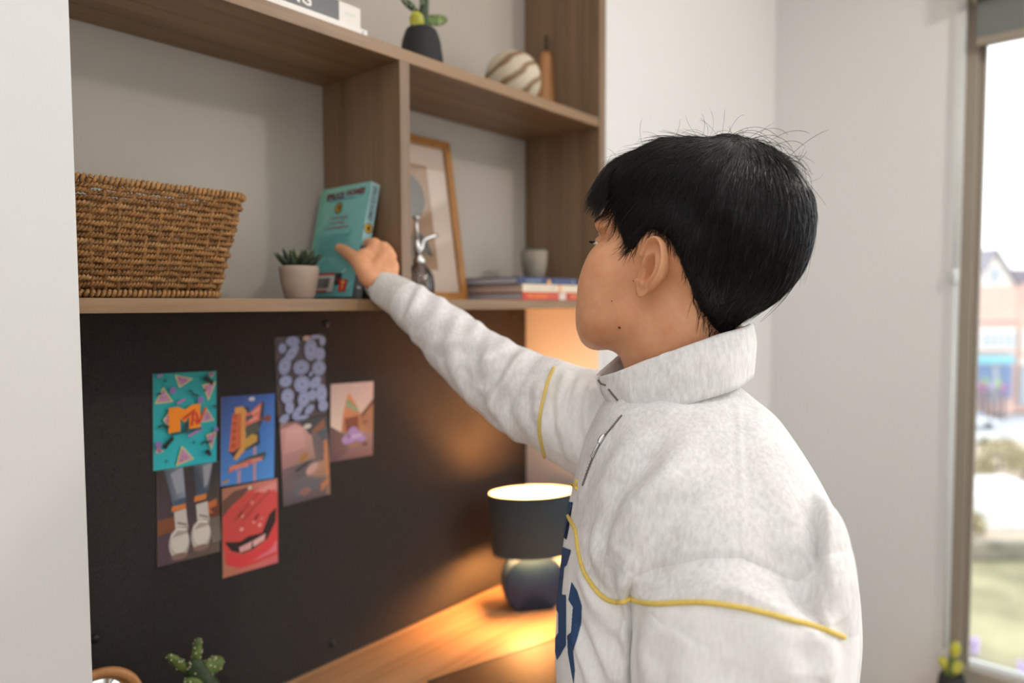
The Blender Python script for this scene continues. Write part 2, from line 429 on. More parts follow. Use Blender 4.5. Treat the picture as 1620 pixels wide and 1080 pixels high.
# ------------------------------------------------------------------ desk
dk = thing('desk', 'oak desk top lit by the lamp under the shelf unit', 'desk', (.8, .85, 0))
box('desk_top', (XN + .002, .60, ZD - .025), (XRI - .002, YB - .0065, ZD), M['desk'], dk, .002)
box('side_support', (XN + .01, .64, .001), (XN + .032, YB - .01, ZD - .0255), M['oakZ'], dk, .001)
box('side_support', (XRI - .032, .64, .001), (XRI - .01, YB - .01, ZD - .0255), M['oakZ'], dk, .001)
box('modesty_panel', (XN + .033, YB - .03, .35), (XRI - .033, YB - .012, ZD - .0255), M['oakX'], dk, .001)
M['leather'] = plain('dark_brown_desk_mat', '#5a412e', .5, noise_amt=.1, scale=90, bump=.15, bscale=500)
mat_o = thing('desk_mat', 'dark brown leather desk mat lying on the oak desk', 'mat', (1.0, .73, ZD))
_x = Vector((.269, -.074, 0)).normalized(); _y = Vector((-_x.y, _x.x, 0))
mm = Matrix((_x, _y, Vector((0, 0, 1)))).transposed().to_4x4(); mm.translation = Vector((.819, .893, ZD))
_bm = box_bm((-.01, -.235, .0002), (.45, 0, .004), .0015, 2, mm)
from_bm('mat_pad', _bm, M['leather'], mat_o)
_pts = [mm @ Vector(p) for p in ((-.004, -.229, .0042), (.444, -.229, .0042), (.444, -.006, .0042), (-.004, -.006, .0042), (-.004, -.229, .0042))]
V, Fc = tube(_pts, .0007, 6); link('stitching', V, Fc, M['black'], mat_o)
# ------------------------------------------------------------------ computer mouse on the mat (only its back shows)
c = atZ(832, 1116, ZD + .012); c.z = ZD + .0042
ms = thing('computer_mouse', 'black computer mouse on the brown desk mat', 'mouse', c)
V, Fc = ellipsoid((0, 0, 0), (.031, .055, .034), None, 32, 24)
V = [Vector((v.x, v.y, max(v.z, 0))) + c for v in V]; link('mouse_shell', V, Fc, M['matblack'], ms)
V, Fc = tube([c + Vector((-.002, .03, .0285)), c + Vector((.002, .03, .0285))], .007, 16); link('scroll_wheel', V, Fc, M['black'], ms)

# ------------------------------------------------------------------ picture cards on the pinboard
def card(name_label, tl, tr, br, bl, paint, group='picture cards on the pinboard'):
    """flat card pinned to the board, its corners measured on the board plane"""
    q = [atY(*p, PBY) for p in (bl, br, tr, tl)]
    w = ((q[1] - q[0]).length + (q[2] - q[3]).length) / 2; h = ((q[3] - q[0]).length + (q[2] - q[1]).length) / 2
    c = (q[0] + q[1] + q[2] + q[3]) / 4
    u = ((q[1] - q[0]) + (q[2] - q[3])); u.y = 0; u.normalize(); v = Vector((-u.z, 0, u.x))
    if v.z < 0: v = -v
    o = c - u * w / 2 - v * h / 2; o.y = PBY - .0016
    root = thing('picture_card', name_label, 'card', Vector((c.x, PBY, o.z)), group)
    nrm = Vector((0, -1, 0))
    pts = []
    for k in (0, 1):
        for a, b in ((0, 0), (1, 0), (1, 1), (0, 1)): pts.append(o + u * w * a + v * h * b - nrm * .0012 * k)
    link('card_stock', pts, [(0, 1, 2, 3), (7, 6, 5, 4), (0, 4, 5, 1), (1, 5, 6, 2), (2, 6, 7, 3), (3, 7, 4, 0)], M['mount'], root, smooth=False)
    cv = Canvas(o, u * w, v * h, .0002)
    paint(cv); cv.build('print', M['print'], root)
    V, Fc = ellipsoid(o + u * w * .5 + v * h * .95 + nrm * .0012, (.004, .0012, .003), None, 12, 8)
    return root

def tri(c, pts, fill='#b98fae', edge='#d8cf6a'):
    cx = sum(p[0] for p in pts) / len(pts); cy = sum(p[1] for p in pts) / len(pts)
    c.poly(pts, edge); c.poly([(cx + (a - cx) * .82, cy + (b - cy) * .82) for a, b in pts], fill)
    r = random.Random(int(cx * 999))
    for k in range(14):
        a, b = r.random(), r.random()
        if a + b > 1: a, b = 1 - a, 1 - b
        x = pts[0][0] + (pts[1][0] - pts[0][0]) * a + (pts[2][0] - pts[0][0]) * b; y = pts[0][1] + (pts[1][1] - pts[0][1]) * a + (pts[2][1] - pts[0][1]) * b
        c.disc(cx + (x - cx) * .7, cy + (y - cy) * .7, .012, .008, '#a8628f', n=6)
def paint_logo(c):
    c.poly([(0, 0), (1, 0), (1, 1), (0, 1)], ['#2bb4bd', '#1fb4c4', '#129090', '#149a9c'])
    for p in ([(.33, .98), (.62, .93), (.40, .84)], [(.02, .69), (.30, .70), (.15, .86)], [(.76, .86), (.99, .88), (.86, .68)],
              [(.72, .45), (.96, .46), (.83, .60)], [(.02, .18), (.15, .19), (.06, .25)], [(.33, .02), (.62, .07), (.42, .23)],
              [(.81, .31), (.99, .34), (.90, .14)], [(.84, .985), (.96, .985), (.90, .93)], [(.13, .52), (.25, .42), (.22, .60)]): tri(c, p)
    for a, b, rr in ((.28, .82, .05), (.72, .70, .05), (.06, .27, .05), (.97, .36, .04)): c.disc(a, b, rr, rr * .7, '#8a6fae')
    for p in ([(.34, .68), (.47, .72)], [(.52, .32), (.74, .39)], [(.05, .975), (.12, .985)]): c.stroke(p, .03, '#a874ad')
    c.poly([(.24, .37), (.42, .38), (.56, .40), (.73, .405), (.73, .38), (.42, .36), (.25, .35)], '#1d5a5c')
    # broad slab letter M with a small sprayed TV over its right leg
    c.poly([(.21, .375), (.39, .385), (.39, .52), (.46, .47), (.53, .53), (.53, .40), (.71, .405), (.71, .665), (.57, .655), (.465, .61), (.36, .645), (.21, .64)], '#f08a10')
    c.poly([(.44, .37), (.50, .375), (.52, .46), (.46, .48)], '#1f3a48')
    R = '#c23a1c'
    c.stroke([(.43, .51), (.63, .595)], .035, R); c.stroke([(.57, .43), (.60, .58)], .045, R)
    c.stroke([(.64, .57), (.69, .45)], .04, R); c.stroke([(.69, .45), (.80, .615)], .035, R); c.stroke([(.62, .50), (.66, .44)], .03, R)
    for p in ([(.80, .93), (.92, .87)], [(.16, .245), (.28, .33)], [(.83, .13), (.88, .09)]):
        c.stroke(p, .05, '#131a1c'); c.disc(*p[0], .04, .028, '#131a1c')
    for p in ([(.53, .81), (.57, .80), (.60, .76), (.68, .75)], [(.05, .45), (.12, .47), (.17, .44), (.22, .45)], [(.72, .22), (.77, .245), (.83, .23), (.88, .245)], [(.92, .63), (1, .60)], [(.03, .79), (.10, .80)]):
        c.stroke(p, .022, '#1b3a3c')
    for a, b in ((.16, .93), (.60, .25), (.17, .09), (.78, .80)):
        c.rect(a - .03, b - .005, a + .03, b + .005, '#155'.ljust(7, '5')); c.rect(a - .007, b - .02, a + .007, b + .02, '#155555')
def paint_shoes(c):
    c.poly([(0, 0), (1, 0), (1, 1), (0, 1)], ['#5a4652', '#6d5d50', '#2b2a29', '#3a3030'])
    c.poly([(0, .32), (.4, .36), (.4, .5), (0, .48)], '#7e4a2f'); c.poly([(.72, .38), (1, .38), (1, .56), (.72, .56)], '#6b3a26')
    for a in range(5): c.stroke([(.78 + a * .05, .40), (.90 + a * .03, .12)], .02, '#8a8074')
    c.poly([(.74, .56), (.95, .60), (.95, .52), (.83, .50), (.9, .44), (.78, .46)], '#c06a38')
    c.poly([(.10, 1), (.40, 1), (.44, .62), (.24, .60)], ['#4a5260', '#7f8793', '#8c93a0', '#5a6472'])
    c.poly([(.20, .95), (.38, 1), (.42, .75), (.30, .72)], '#9298a2'); c.poly([(.24, .66), (.44, .68), (.44, .61), (.25, .595)], '#4a5a70')
    c.poly([(.55, 1), (.88, 1), (.80, .68), (.60, .67)], ['#39424f', '#8a8f99', '#525e6e', '#3a4452'])
    c.poly([(.72, .98), (.87, 1), (.80, .78), (.74, .74)], '#989da5'); c.poly([(.60, .71), (.80, .73), (.80, .68), (.60, .66)], '#46546a')
    c.poly([(.22, .60), (.44, .61), (.44, .555), (.21, .545)], '#d77f42'); c.poly([(.58, .665), (.78, .675), (.77, .615), (.57, .605)], '#d9803f')
    for x0, y0 in ((0, 0), (.35, .035)):
        c.poly([(.25 + x0, .54 + y0), (.44 + x0, .555 + y0), (.47 + x0, .36 + y0), (.27 + x0, .36 + y0)], '#c9c3bd')
        c.disc(.33 + x0, .20 + y0, .165, .17, '#bdb5ab'); c.disc(.34 + x0, .22 + y0, .14, .13, '#d6cfc6')
        c.poly([(.20 + x0, .33 + y0), (.48 + x0, .37 + y0), (.46 + x0, .29 + y0), (.22 + x0, .27 + y0)], '#aaa299')
        c.stroke([(.2 + x0, .28 + y0), (.3 + x0, .35 + y0), (.44 + x0, .33 + y0)], .02, '#e6e0d8'); c.stroke([(.3 + x0, .42 + y0), (.45 + x0, .38 + y0)], .02, '#7d766e')
        c.disc(.33 + x0, .06 + y0, .13, .035, '#8d6f66')
def paint_sign(c):
    c.poly([(0, 0), (1, 0), (1, 1), (0, 1)], ['#4a86cf', '#4a8fd8', '#2c5cae', '#33427f'])
    c.stroke([(.33, 0), (.33, .15)], .06, '#b78fa0'); c.stroke([(.62, 0), (.62, .42)], .06, '#b78fa0')
    c.poly([(.14, .38), (.24, .80), (.24, .88), (.5, .86), (.52, .78), (.74, .92), (.80, .90), (.78, .72), (.70, .60), (.72, .42), (.40, .36), (.27, .27), (.22, .31)], '#2b3646')
    c.poly([(.14, .38), (.22, .37), (.36, .42), (.38, .82), (.20, .80)], '#cf6438')
    for k in range(5): c.disc(.22 + k * .006, .44 + k * .083, .045, .03, '#b8502c')
    c.poly([(.22, .30), (.28, .27), (.44, .38), (.46, .82), (.38, .88), (.24, .87), (.24, .80), (.36, .80), (.36, .42)], '#d99a4c')
    c.poly([(.42, .64), (.70, .70), (.74, .91), (.52, .80), (.44, .80)], '#d8735c'); c.poly([(.44, .76), (.56, .78), (.58, .72), (.45, .70)], '#5a4a5c')
    c.stroke([(.5, .70), (.66, .74)], .03, '#e8998a'); c.stroke([(.56, .78), (.7, .84)], .03, '#e8998a')
    c.poly([(.43, .63), (.68, .68), (.70, .60), (.62, .52), (.46, .50)], '#4f5247')
    c.poly([(.40, .38), (.66, .46), (.66, .53), (.56, .55), (.44, .50)], '#c79a3e'); c.stroke([(.70, .71), (.84, .715)], .04, '#6d3f3a'); c.disc(.87, .715, .06, .045, '#7c4038')
    c.poly([(.12, .14), (.80, .24), (.84, .29), (.82, .33), (.50, .29), (.14, .20)], '#33504f')
    c.poly([(.12, .14), (.76, .235), (.78, .275), (.52, .265), (.15, .20)], '#c9695a')
    c.text('LIQUOR', .16, .165, .50, .225, '#e8a08c', .02, .0); c.text('.com', .55, .225, .74, .262, '#e8a08c', .02)
    c.poly([(.02, .02), (.16, .05), (.14, .07), (.02, .05)], '#b58a3c'); c.disc(.55, .955, .06, .025, '#b9bcc6')
def paint_lips(c):
    c.poly([(0, 0), (1, 0), (1, 1), (0, 1)], ['#b7775c', '#d2606a', '#cf7a70', '#a8705c'])
    c.poly([(0, .68), (.10, .74), (.40, .90), (.5, .97), (.2, .95), (.0, .86)], '#6b4a3c')
    c.poly([(0, .40), (0, .68), (.14, .78), (.45, .92), (.75, .93), (1, .84), (1, .10), (.55, .06), (.30, .06), (.05, .14)], '#cf4a44')
    c.poly([(.55, .90), (.95, .97), (1, .9), (.8, .86)], '#d98b84')
    c.poly([(.03, .40), (.30, .36), (.45, .40), (.70, .40), (.84, .60), (.97, .66), (.96, .50), (.80, .32), (.55, .24), (.35, .22), (.15, .28)], '#2c1a1a')
    c.poly([(.28, .30), (.52, .335), (.50, .25), (.30, .235)], '#d5a3a0'); c.poly([(.53, .335), (.77, .385), (.74, .31), (.54, .26)], '#dcaaa4')
    c.poly([(.06, .26), (.30, .20), (.55, .20), (.80, .29), (.98, .48), (.98, .15), (.7, .10), (.35, .06), (.1, .12)], '#d63f42')
    c.poly([(.5, .10), (.98, .14), (.98, .28), (.85, .18)], '#d7707e')
    for p in ([(.2, .62), (.65, .88)], [(.35, .60), (.85, .88)]): c.stroke(p, .05, '#b8423c')
    for a, b, k in ((.33, .50, '#e2a09a'), (.66, .50, '#e39a98'), (.34, .65, '#dd8f7c'), (.55, .55, '#d8837a'), (.52, .78, '#dd7d74'), (.48, .955, '#d8c8b0'), (.70, .57, '#d66f6c')): c.disc(a, b, .035, .022, k)
    c.disc(.31, .67, .05, .02, '#8a2c28', .6); c.disc(.60, .60, .06, .02, '#8a2c28', .6)
def paint_paisley(c):
    c.rect(0, 0, 1, 1, '#4f3f44')
    for k in range(60): c.disc(rng.random(), rng.random(), .03, .015, rng.choice(['#6b4a4a', '#5a5148', '#3e3640']), n=6)
    b1, b2, b3 = '#8b95b8', '#7c87ae', '#97a0c0'
    for a, b, ra, rb, rot in ((.33, .94, .14, .06, 0), (.30, .80, .17, .07, .5), (.70, .82, .14, .13, .1), (.12, .87, .08, .06, 0), (.15, .66, .13, .10, .4), (.88, .76, .12, .08, 0),
                              (.48, .62, .17, .09, 0), (.85, .59, .15, .09, 0), (.15, .48, .13, .07, 0), (.48, .42, .17, .10, 0), (.76, .42, .13, .07, .3), (.88, .27, .12, .12, -.5),
                              (.17, .30, .13, .09, 0), (.20, .16, .09, .08, 0), (.50, .24, .13, .10, .2), (.68, .27, .09, .07, 0), (.36, .10, .14, .05, .5), (.60, .10, .11, .05, .3), (.9, .12, .11, .07, 0),
                              (.08, .04, .10, .05, .2), (.94, .92, .07, .06, 0), (.80, .975, .12, .025, 0), (.42, .02, .16, .03, 0), (.66, .53, .05, .03, .4)):
        c.disc(a, b, ra, rb, b1, rot, 20); c.disc(a, b, ra * .74, rb * .74, b2, rot, 18); c.disc(a, b, ra * .62, rb * .6, b3, rot, 16); c.disc(a, b, ra * .3, rb * .3, b2, rot, 12)
    c.disc(.60, .965, .08, .03, '#b99a90')
def paint_dream(c):
    c.poly([(0, 0), (1, 0), (1, 1), (0, 1)], ['#57505a', '#8a6a5a', '#6b6560', '#9a6f68'])
    c.poly([(0, .45), (.7, .50), (.62, .86), (.3, .97), (0, .93)], ['#a07474', '#9c7a72', '#c0938c', '#cf9d98', '#c4908c'])
    c.poly([(.05, .62), (.5, .66), (.45, .9), (.12, .92)], ['#b98883', '#c09088', '#cfa39c', '#d3a5a0'])
    c.poly([(.35, 1), (1, 1), (1, .78), (.78, .86), (.6, .80), (.50, .90)], '#3a3f42')
    c.poly([(.62, .84), (.92, .98), (.95, .84), (.82, .78)], '#8c5a40'); c.disc(.56, .915, .08, .03, '#c9c2bd'); c.poly([(.74, .82), (.98, .86), (.98, .72), (.86, .70)], '#4c575e')
    c.poly([(.5, .30), (.82, .48), (.98, .62), (1, .2), (.6, .2)], ['#96756a', '#b1876c', '#a8805f', '#8d6a58', '#94705f'])
    c.stroke([(.93, .70), (.95, .25)], .07, '#c07b50'); c.stroke([(.80, .75), (.84, .45)], .09, '#6a5a60')
    c.disc(.45, .54, .10, .05, '#a5713a', .3); c.poly([(.24, .40), (.56, .49), (.64, .50), (.50, .44), (.30, .38)], '#2e2a2a')
    c.disc(.62, .38, .14, .06, '#c0998f', .3); c.poly([(0, .28), (.5, .30), (.9, .24), (.9, 0), (0, 0)], ['#6f5c60', '#6b6468', '#756860', '#5f4e50', '#544b52'])
    c.poly([(.2, .18), (.75, .22), (.7, .12), (.25, .08)], '#5d6068'); c.disc(.45, .12, .13, .05, '#8b625c'); c.poly([(.78, .06), (.98, .16), (.98, .22), (.80, .16)], '#b8744c')
def paint_icecream(c):
    c.poly([(0, 0), (1, 0), (1, 1), (0, 1)], ['#6b4d50', '#8a5f58', '#c9aaa4', '#bda097'])
    c.poly([(0, .44), (.28, .36), (.6, .55), (1, .72), (1, 1), (0, 1)], ['#d9c3b4', '#dcc6b6', '#d8bfae', '#ceb0a4', '#c3a6a2', '#bda29a'])
    c.poly([(.0, .46), (.30, .34), (.42, .1), (.1, .0), (0, .0)], ['#6a4a4a', '#7c5950', '#7a5a55', '#5d4048', '#5e434a'])
    c.poly([(.25, .36), (.27, .58), (.38, .86), (.42, .87), (.60, .70), (.68, .58), (.70, .36)], ['#b06a42', '#c98257', '#d68a63', '#d68a63', '#d18c66', '#c07a50', '#a9683f'])
    c.poly([(.34, .74), (.60, .64), (.66, .60), (.62, .66), (.38, .80)], '#84946f'); c.poly([(.34, .70), (.64, .60), (.62, .66), (.36, .76)], '#8fa077')
    c.poly([(.31, .54), (.64, .56), (.64, .38), (.36, .36)], '#7c4428')
    c.poly([(.68, .56), (1, .76), (1, .30), (.70, .34)], ['#a06a48', '#b17750', '#a8785c', '#b5855a']); c.poly([(.70, .57), (1, .77), (1, .70), (.72, .53)], '#6d4026')
    c.disc(.80, .46, .06, .03, '#8a5a38')
    for a, b, ra, rb in ((.36, .26, .10, .06), (.52, .34, .12, .08), (.62, .29, .14, .06), (.45, .26, .14, .05), (.72, .25, .10, .04)): c.disc(a, b, ra, rb, '#a98abf')
    c.poly([(.44, .31), (.74, .31), (.72, .28), (.46, .27)], '#c6aacd'); c.disc(.42, .30, .05, .03, '#8a6ba5'); c.disc(.55, .18, .12, .03, '#a2755f'); c.disc(.80, .17, .07, .03, '#6f4638')
    c.disc(.55, .96, .06, .02, '#cdb5ae')
card('turquoise picture card with an orange block logo and pink triangles', (240.5, 591), (340, 587), (343, 729), (242.5, 745), paint_logo)
card('picture card of two white sneakers under rolled jeans', (247, 746), (344, 729), (349, 872), (250, 895), paint_shoes)
card('blue picture card of an orange roadside sign against the sky', (348, 628), (432, 622), (434.5, 755), (349.5, 769), paint_sign)
card('red picture card of a close-up open mouth, lowest on the board', (349.5, 773), (436, 757), (441, 888), (353, 914), paint_lips)
card('slate blue paisley picture card, highest on the board', (434, 534), (510, 528), (517, 655), (441, 668), paint_paisley)
card('dusky pink collage card hanging directly below the blue paisley card', (441.5, 670), (516, 658), (523, 780), (449, 801), paint_dream)
card('picture card of a striped ice cream cone and lilac shape, farthest right', (520, 609), (588, 602), (590.5, 720), (524, 729), paint_icecream)

# ------------------------------------------------------------------ table lamp
lc = atZ(852, 958, ZD); lc = Vector((1.172, .952, ZD))
lamp = thing('table_lamp', 'navy table lamp with a round disc base and lit oval shade', 'lamp', lc)
LR = Matrix.Rotation(math.radians(-38), 3, 'Z')        # long side of the oval shade
def lp(x, y, z): return lc + LR @ Vector((x, y, z))
# disc base standing on edge, its underside cut flat
rr, hh = .068, .026; rings = []
for y, s in ((-hh, .95), (-hh * .94, .985), (-hh * .82, 1), (hh * .82, 1), (hh * .94, .985), (hh, .95)):
    ring = []
    for k in range(56):
        t = 2 * math.pi * k / 56
        ring.append(lp(rr * s * math.cos(t), y, max(rr * s * math.sin(t) + rr * .82, .0005)))
    rings.append(ring)
V, Fc = loft(rings); link('disc_base', V, Fc, M['navy'], lamp)
V, Fc = lathe([(.0001, 0), (.012, 0), (.012, .004), (.007, .006), (.007, .010), (.0001, .010)], lp(0, 0, rr * 1.82 - .004), 20)
M['brass'] = plain('brass', '#a5803f', .3, metal=1)
link('neck', V, Fc, M['brass'], lamp)
# oval fabric shade, open at top and bottom
def oval(a, b, z, n=64): return [lp(a * math.cos(2 * math.pi * k / n), b * math.sin(2 * math.pi * k / n), z) for k in range(n)]
zb, zt = .122, .253
A0, B0, A1, B1 = .0885, .052, .0965, .057
mt, nt, b = new_mat('shade_fabric')
b.inputs['Base Color'].default_value = lin('#273840'); b.inputs['Roughness'].default_value = .85
tc = N(nt, 'ShaderNodeTexCoord'); mp = N(nt, 'ShaderNodeMapping'); mp.inputs['Scale'].default_value = (900, 900, 900)
nz = N(nt, 'ShaderNodeTexNoise', Scale=1.0, Detail=2.0); nt.links.new(tc.outputs['Object'], mp.inputs[0]); nt.links.new(mp.outputs[0], nz.inputs[0])
bp = N(nt, 'ShaderNodeBump', Strength=.2, Distance=.001); nt.links.new(nz.outputs['Fac'], bp.inputs['Height']); nt.links.new(bp.outputs[0], b.inputs['Normal'])
tl = N(nt, 'ShaderNodeBsdfTranslucent'); tl.inputs[0].default_value = lin('#7d8672'); ms_ = N(nt, 'ShaderNodeMixShader'); ms_.inputs[0].default_value = .006
out = nt.nodes['Material Output']
nt.links.new(b.outputs[0], ms_.inputs[1]); nt.links.new(tl.outputs[0], ms_.inputs[2]); nt.links.new(ms_.outputs[0], out.inputs[0])
V, Fc = loft([oval(A0, B0, zb), oval(A1, B1, zt)], False); link('shade_fabric', V, Fc, mt, lamp)
mt2, nt2, b2 = new_mat('shade_lining'); b2.inputs['Base Color'].default_value = lin('#f4ead8'); b2.inputs['Roughness'].default_value = .8
tl = N(nt2, 'ShaderNodeBsdfTranslucent'); tl.inputs[0].default_value = lin('#f4ead8'); ms_ = N(nt2, 'ShaderNodeMixShader'); ms_.inputs[0].default_value = .12
nt2.links.new(b2.outputs[0], ms_.inputs[1]); nt2.links.new(tl.outputs[0], ms_.inputs[2]); nt2.links.new(ms_.outputs[0], nt2.nodes['Material Output'].inputs[0])
e = .0012
V, Fc = loft([oval(A0 - e, B0 - e, zb), oval(A1 - e, B1 - e, zt)], False); link('shade_lining', V, Fc, mt2, lamp)
for a, b_, z in ((A0 - e / 2, B0 - e / 2, zb), (A1 - e / 2, B1 - e / 2, zt)):
    r = oval(a, b_, z); V, Fc = tube(r + r[:2], .0011, 6, False); link('shade_rim', V, Fc, mt, lamp)
V, Fc = tube([lp(0, 0, .124), lp(0, 0, .134)], .012, 16); link('bulb_socket', V, Fc, M['brass'], lamp)
V, Fc = ellipsoid(lp(0, 0, .157), (.025, .025, .025)); link('bulb', V, Fc, emit('lamp_bulb_glow', '#ffb065', 760), lamp)
pts = vspline([lp(.03, .028, .02), lp(.05, .06, .004), lp(.10, .085, .0035), (XRI - .05, YB - .05, ZD + .003), (XRI - .035, YB - .03, ZD + .003)], 30)
V, Fc = tube(pts, .0025, 8); link('power_cord', V, Fc, M['black'], lamp)

# ------------------------------------------------------------------ potted cacti (desk, top shelf, window sill)
def pad(c, d, L, w, t, mat, parent, name='cactus_pad', bumps=18, seed=0):
    """flattened cactus pad growing from c along d, dotted with small areoles"""
    d = Vector(d).normalized(); side = d.cross(Vector((FW.x, FW.y, 0))).normalized(); nn = side.cross(d)
    Rm = Matrix((side, nn, d)).transposed()
    V, Fc = ellipsoid(Vector(c) + d * L * .5, (w / 2, t / 2, L / 2), Rm, 20, 14)
    parts = [(V, Fc)]; r = random.Random(seed)
    for k in range(bumps):
        th = math.acos(r.uniform(-.9, .95)); ph = r.uniform(0, 6.28)
        p = Vector((math.sin(th) * math.cos(ph) * w / 2, math.sin(th) * math.sin(ph) * t / 2, math.cos(th) * L / 2))
        parts.append(ellipsoid(Vector(c) + d * L * .5 + Rm @ p, (.0013, .0013, .0013), None, 6, 5))
    V, Fc = merge(*parts)
    fm = [0] * (len(Fc)); n0 = len(parts[0][1])
    for i in range(n0, len(Fc)): fm[i] = 1
    return link(name, V, Fc, None, parent, mats=[mat, M['spine']], fmat=fm)
# desk cactus
dc = Vector((.49, 1.005, ZD))
dcact = thing('potted_cactus', 'small branching green cactus in a pot on the desk below the cards', 'plant', dc)
V, Fc = lathe([(.0001, 0), (.030, 0), (.034, .008), (.040, .058), (.040, .062), (.036, .062), (.035, .052), (.0001, .052)], dc, 36); link('pot', V, Fc, M['matblack'], dcact)
V, Fc = lathe([(.0001, .056), (.02, .055), (.0352, .0525)], dc, 24); link('soil', V, Fc, M['soil'], dcact)
def on(px, py, d=None, Y=None): return atY(px, py, Y)
cb = dc + Vector((0, 0, .05)); top = atY(309, 1052, dc.y)
V, Fc = tube([cb, (cb + top) / 2 + Vector((.003, 0, 0)), top], [.014, .015, .011], 14, True, True); st = link('cactus_stem', V, Fc, M['cactusd'], dcact)
def padpx(a, b, w, t, mat, parent, Y, seed=0, Y2=None):
    A = atY(*a, Y); B = atY(*b, Y2 or Y); return pad(A, B - A, (B - A).length, w, t, mat, parent, seed=seed)
padpx((309, 1050), (314, 1008), .014, .012, M['cactus'], dcact, dc.y, 1)
padpx((300, 1062), (265, 1035), .015, .012, M['cactus'], dcact, dc.y, 2)
padpx((316, 1065), (354, 1042), .026, .014, M['cactus'], dcact, dc.y, 3)
padpx((308, 1085), (306, 1042), .022, .016, M['cactusd'], dcact, dc.y, 4, dc.y - .012)
padpx((318, 1090), (296, 1074), .024, .015, M['cactus'], dcact, dc.y, 5, dc.y - .016)
# round wooden object at the far left of the desk: a small wood-rimmed mirror
rm = atY(146, 1130, 1.0); rm.z = ZD
rmir = thing('round_mirror', 'small round wood-rimmed mirror on the desk beside the white wall', 'mirror', rm)
RX = .056; cz = atY(150, 1066, 1.0).z - RX
def circ(c, r, n, y=0): return [c + Vector((r * math.cos(2 * math.pi * k / n), y, r * math.sin(2 * math.pi * k / n))) for k in range(n)]
cc = Vector((rm.x + .004, 1.0, cz))
r = circ(cc, RX, 48); V, Fc = tube(r + r[:2], .006, 10, False); link('wood_rim', V, Fc, M['pearwood'], rmir)
V, Fc = loft([circ(cc, RX - .003, 48, -.002), circ(cc, RX - .003, 48, .004)]); link('mirror_glass', V, Fc, plain('mirror_silver', '#dfe6e6', .08, metal=1, noise_amt=0), rmir)
V, Fc = tube([cc - Vector((0, 0, RX)), Vector((cc.x, cc.y, ZD + .004))], .006, 12); link('stem', V, Fc, M['pearwood'], rmir)
V, Fc = lathe([(.0001, 0), (.036, 0), (.036, .004), (.03, .007), (.0001, .007)], Vector((cc.x, cc.y, ZD)), 32); link('foot', V, Fc, M['pearwood'], rmir)

# top shelf cactus in black pot
TY = .958
tc0 = atY(667, 98, TY); tc0.z = ZU
tcact = thing('potted_cactus', 'yellow-green cactus in a matt black pot on the top shelf', 'plant', tc0)
h = atY(665, 47, TY).z - ZU
V, Fc = lathe([(.0001, 0), (.037, 0), (.0395, .006), (.0385, h * .35), (.034, h * .75), (.0285, h * .95), (.026, h), (.023, h), (.022, h * .9), (.0001, h * .88)], tc0, 40); link('pot', V, Fc, M['matblack'], tcact)
V, Fc = lathe([(.0001, h * .93), (.0225, h * .91)], tc0, 24); link('soil', V, Fc, M['soil'], tcact)
a = atY(668, 50, TY); b_ = atY(672, -6, TY)
V, Fc = tube([a, (a + b_) / 2, b_], [.010, .009, .007], 12, True, True); link('cactus_stem', V, Fc, M['cactusd'], tcact)
padpx((672, 34), (707, 30), .022, .014, M['cactus'], tcact, TY, 11)
padpx((661, 48), (658, 18), .026, .02, M['cactusy'], tcact, TY - .008, 12)
padpx((662, 20), (634, -4), .013, .011, M['cactusd'], tcact, TY, 13)
padpx((668, 20), (670, -22), .012, .011, M['cactusd'], tcact, TY, 14)
# window sill cactus
wc = Vector((XW - .055, .345, Z(-1.101))); 
wc = atX(1506, 1080, XW - .05); wc.z = Z(-1.101)
wcact = thing('potted_cactus', 'yellow-tipped cactus in a black pot on the window sill', 'plant', wc)
ht = (atX(1504, 1066, XW - .05).z - wc.z)
V, Fc = lathe([(.0001, 0), (.034, 0), (.037, .006), (.034, ht * .7), (.029, ht), (.026, ht), (.025, ht * .9), (.0001, ht * .88)], wc, 32); link('pot', V, Fc, M['matblack'], wcact)
V, Fc = lathe([(.0001, ht * .95), (.0255, ht * .92)], wc, 24); link('soil', V, Fc, M['soil'], wcact)
def padx(a, b, w, t, mat, seed):
    A = atX(*a, XW - .05); B = atX(*b, XW - .05); pad(A, B - A, (B - A).length, w, t, mat, wcact, seed=seed)
padx((1505, 1078), (1508, 1034), .026, .02, M['cactus'], 21)
padx((1511, 1040), (1512, 1014), .03, .02, M['cactusy'], 22)
padx((1503, 1060), (1487, 1038), .03, .02, M['cactusy'], 23)
padx((1508, 1066), (1519, 1046), .03, .02, M['cactusy'], 24)
padx((1505, 1072), (1496, 1054), .026, .02, M['cactus'], 25)

# ------------------------------------------------------------------ top shelf: two white books, stone ball, pear ornament
def book(name, label, x0, y0, z0, L, Wd, T, cover, page, group, spine=None, rotz=0, pageface='-X', cat='book'):
    """book lying flat: spine along X on the front (-Y); spine paint: fn(Canvas)"""
    root = thing(name, label, cat, (x0 + L / 2, y0 + Wd / 2, z0), group)
    t = .0018
    bm = box_bm((x0, y0, z0), (x0 + L, y0 + Wd, z0 + t), .0004, 1)
    for lo, hi in (((x0, y0, z0 + T - t), (x0 + L, y0 + Wd, z0 + T)), ((x0, y0, z0 + t * .5), (x0 + L, y0 + t, z0 + T - t * .5))):
        b2 = box_bm(lo, hi, .0004, 1); me = bpy.data.meshes.new('x'); b2.to_mesh(me); b2.free(); bm.from_mesh(me); bpy.data.meshes.remove(me)
    from_bm('cover', bm, cover, root)
    box('page_block', (x0 + .003, y0 + t, z0 + t), (x0 + L - .003, y0 + Wd - .004, z0 + T - t), page, root, .0004)
    if spine:
        cv = Canvas((x0, y0, z0), (L, 0, 0), (0, 0, T), .0003); spine(cv); cv.build('spine_print', M['cover'], root)
    return root
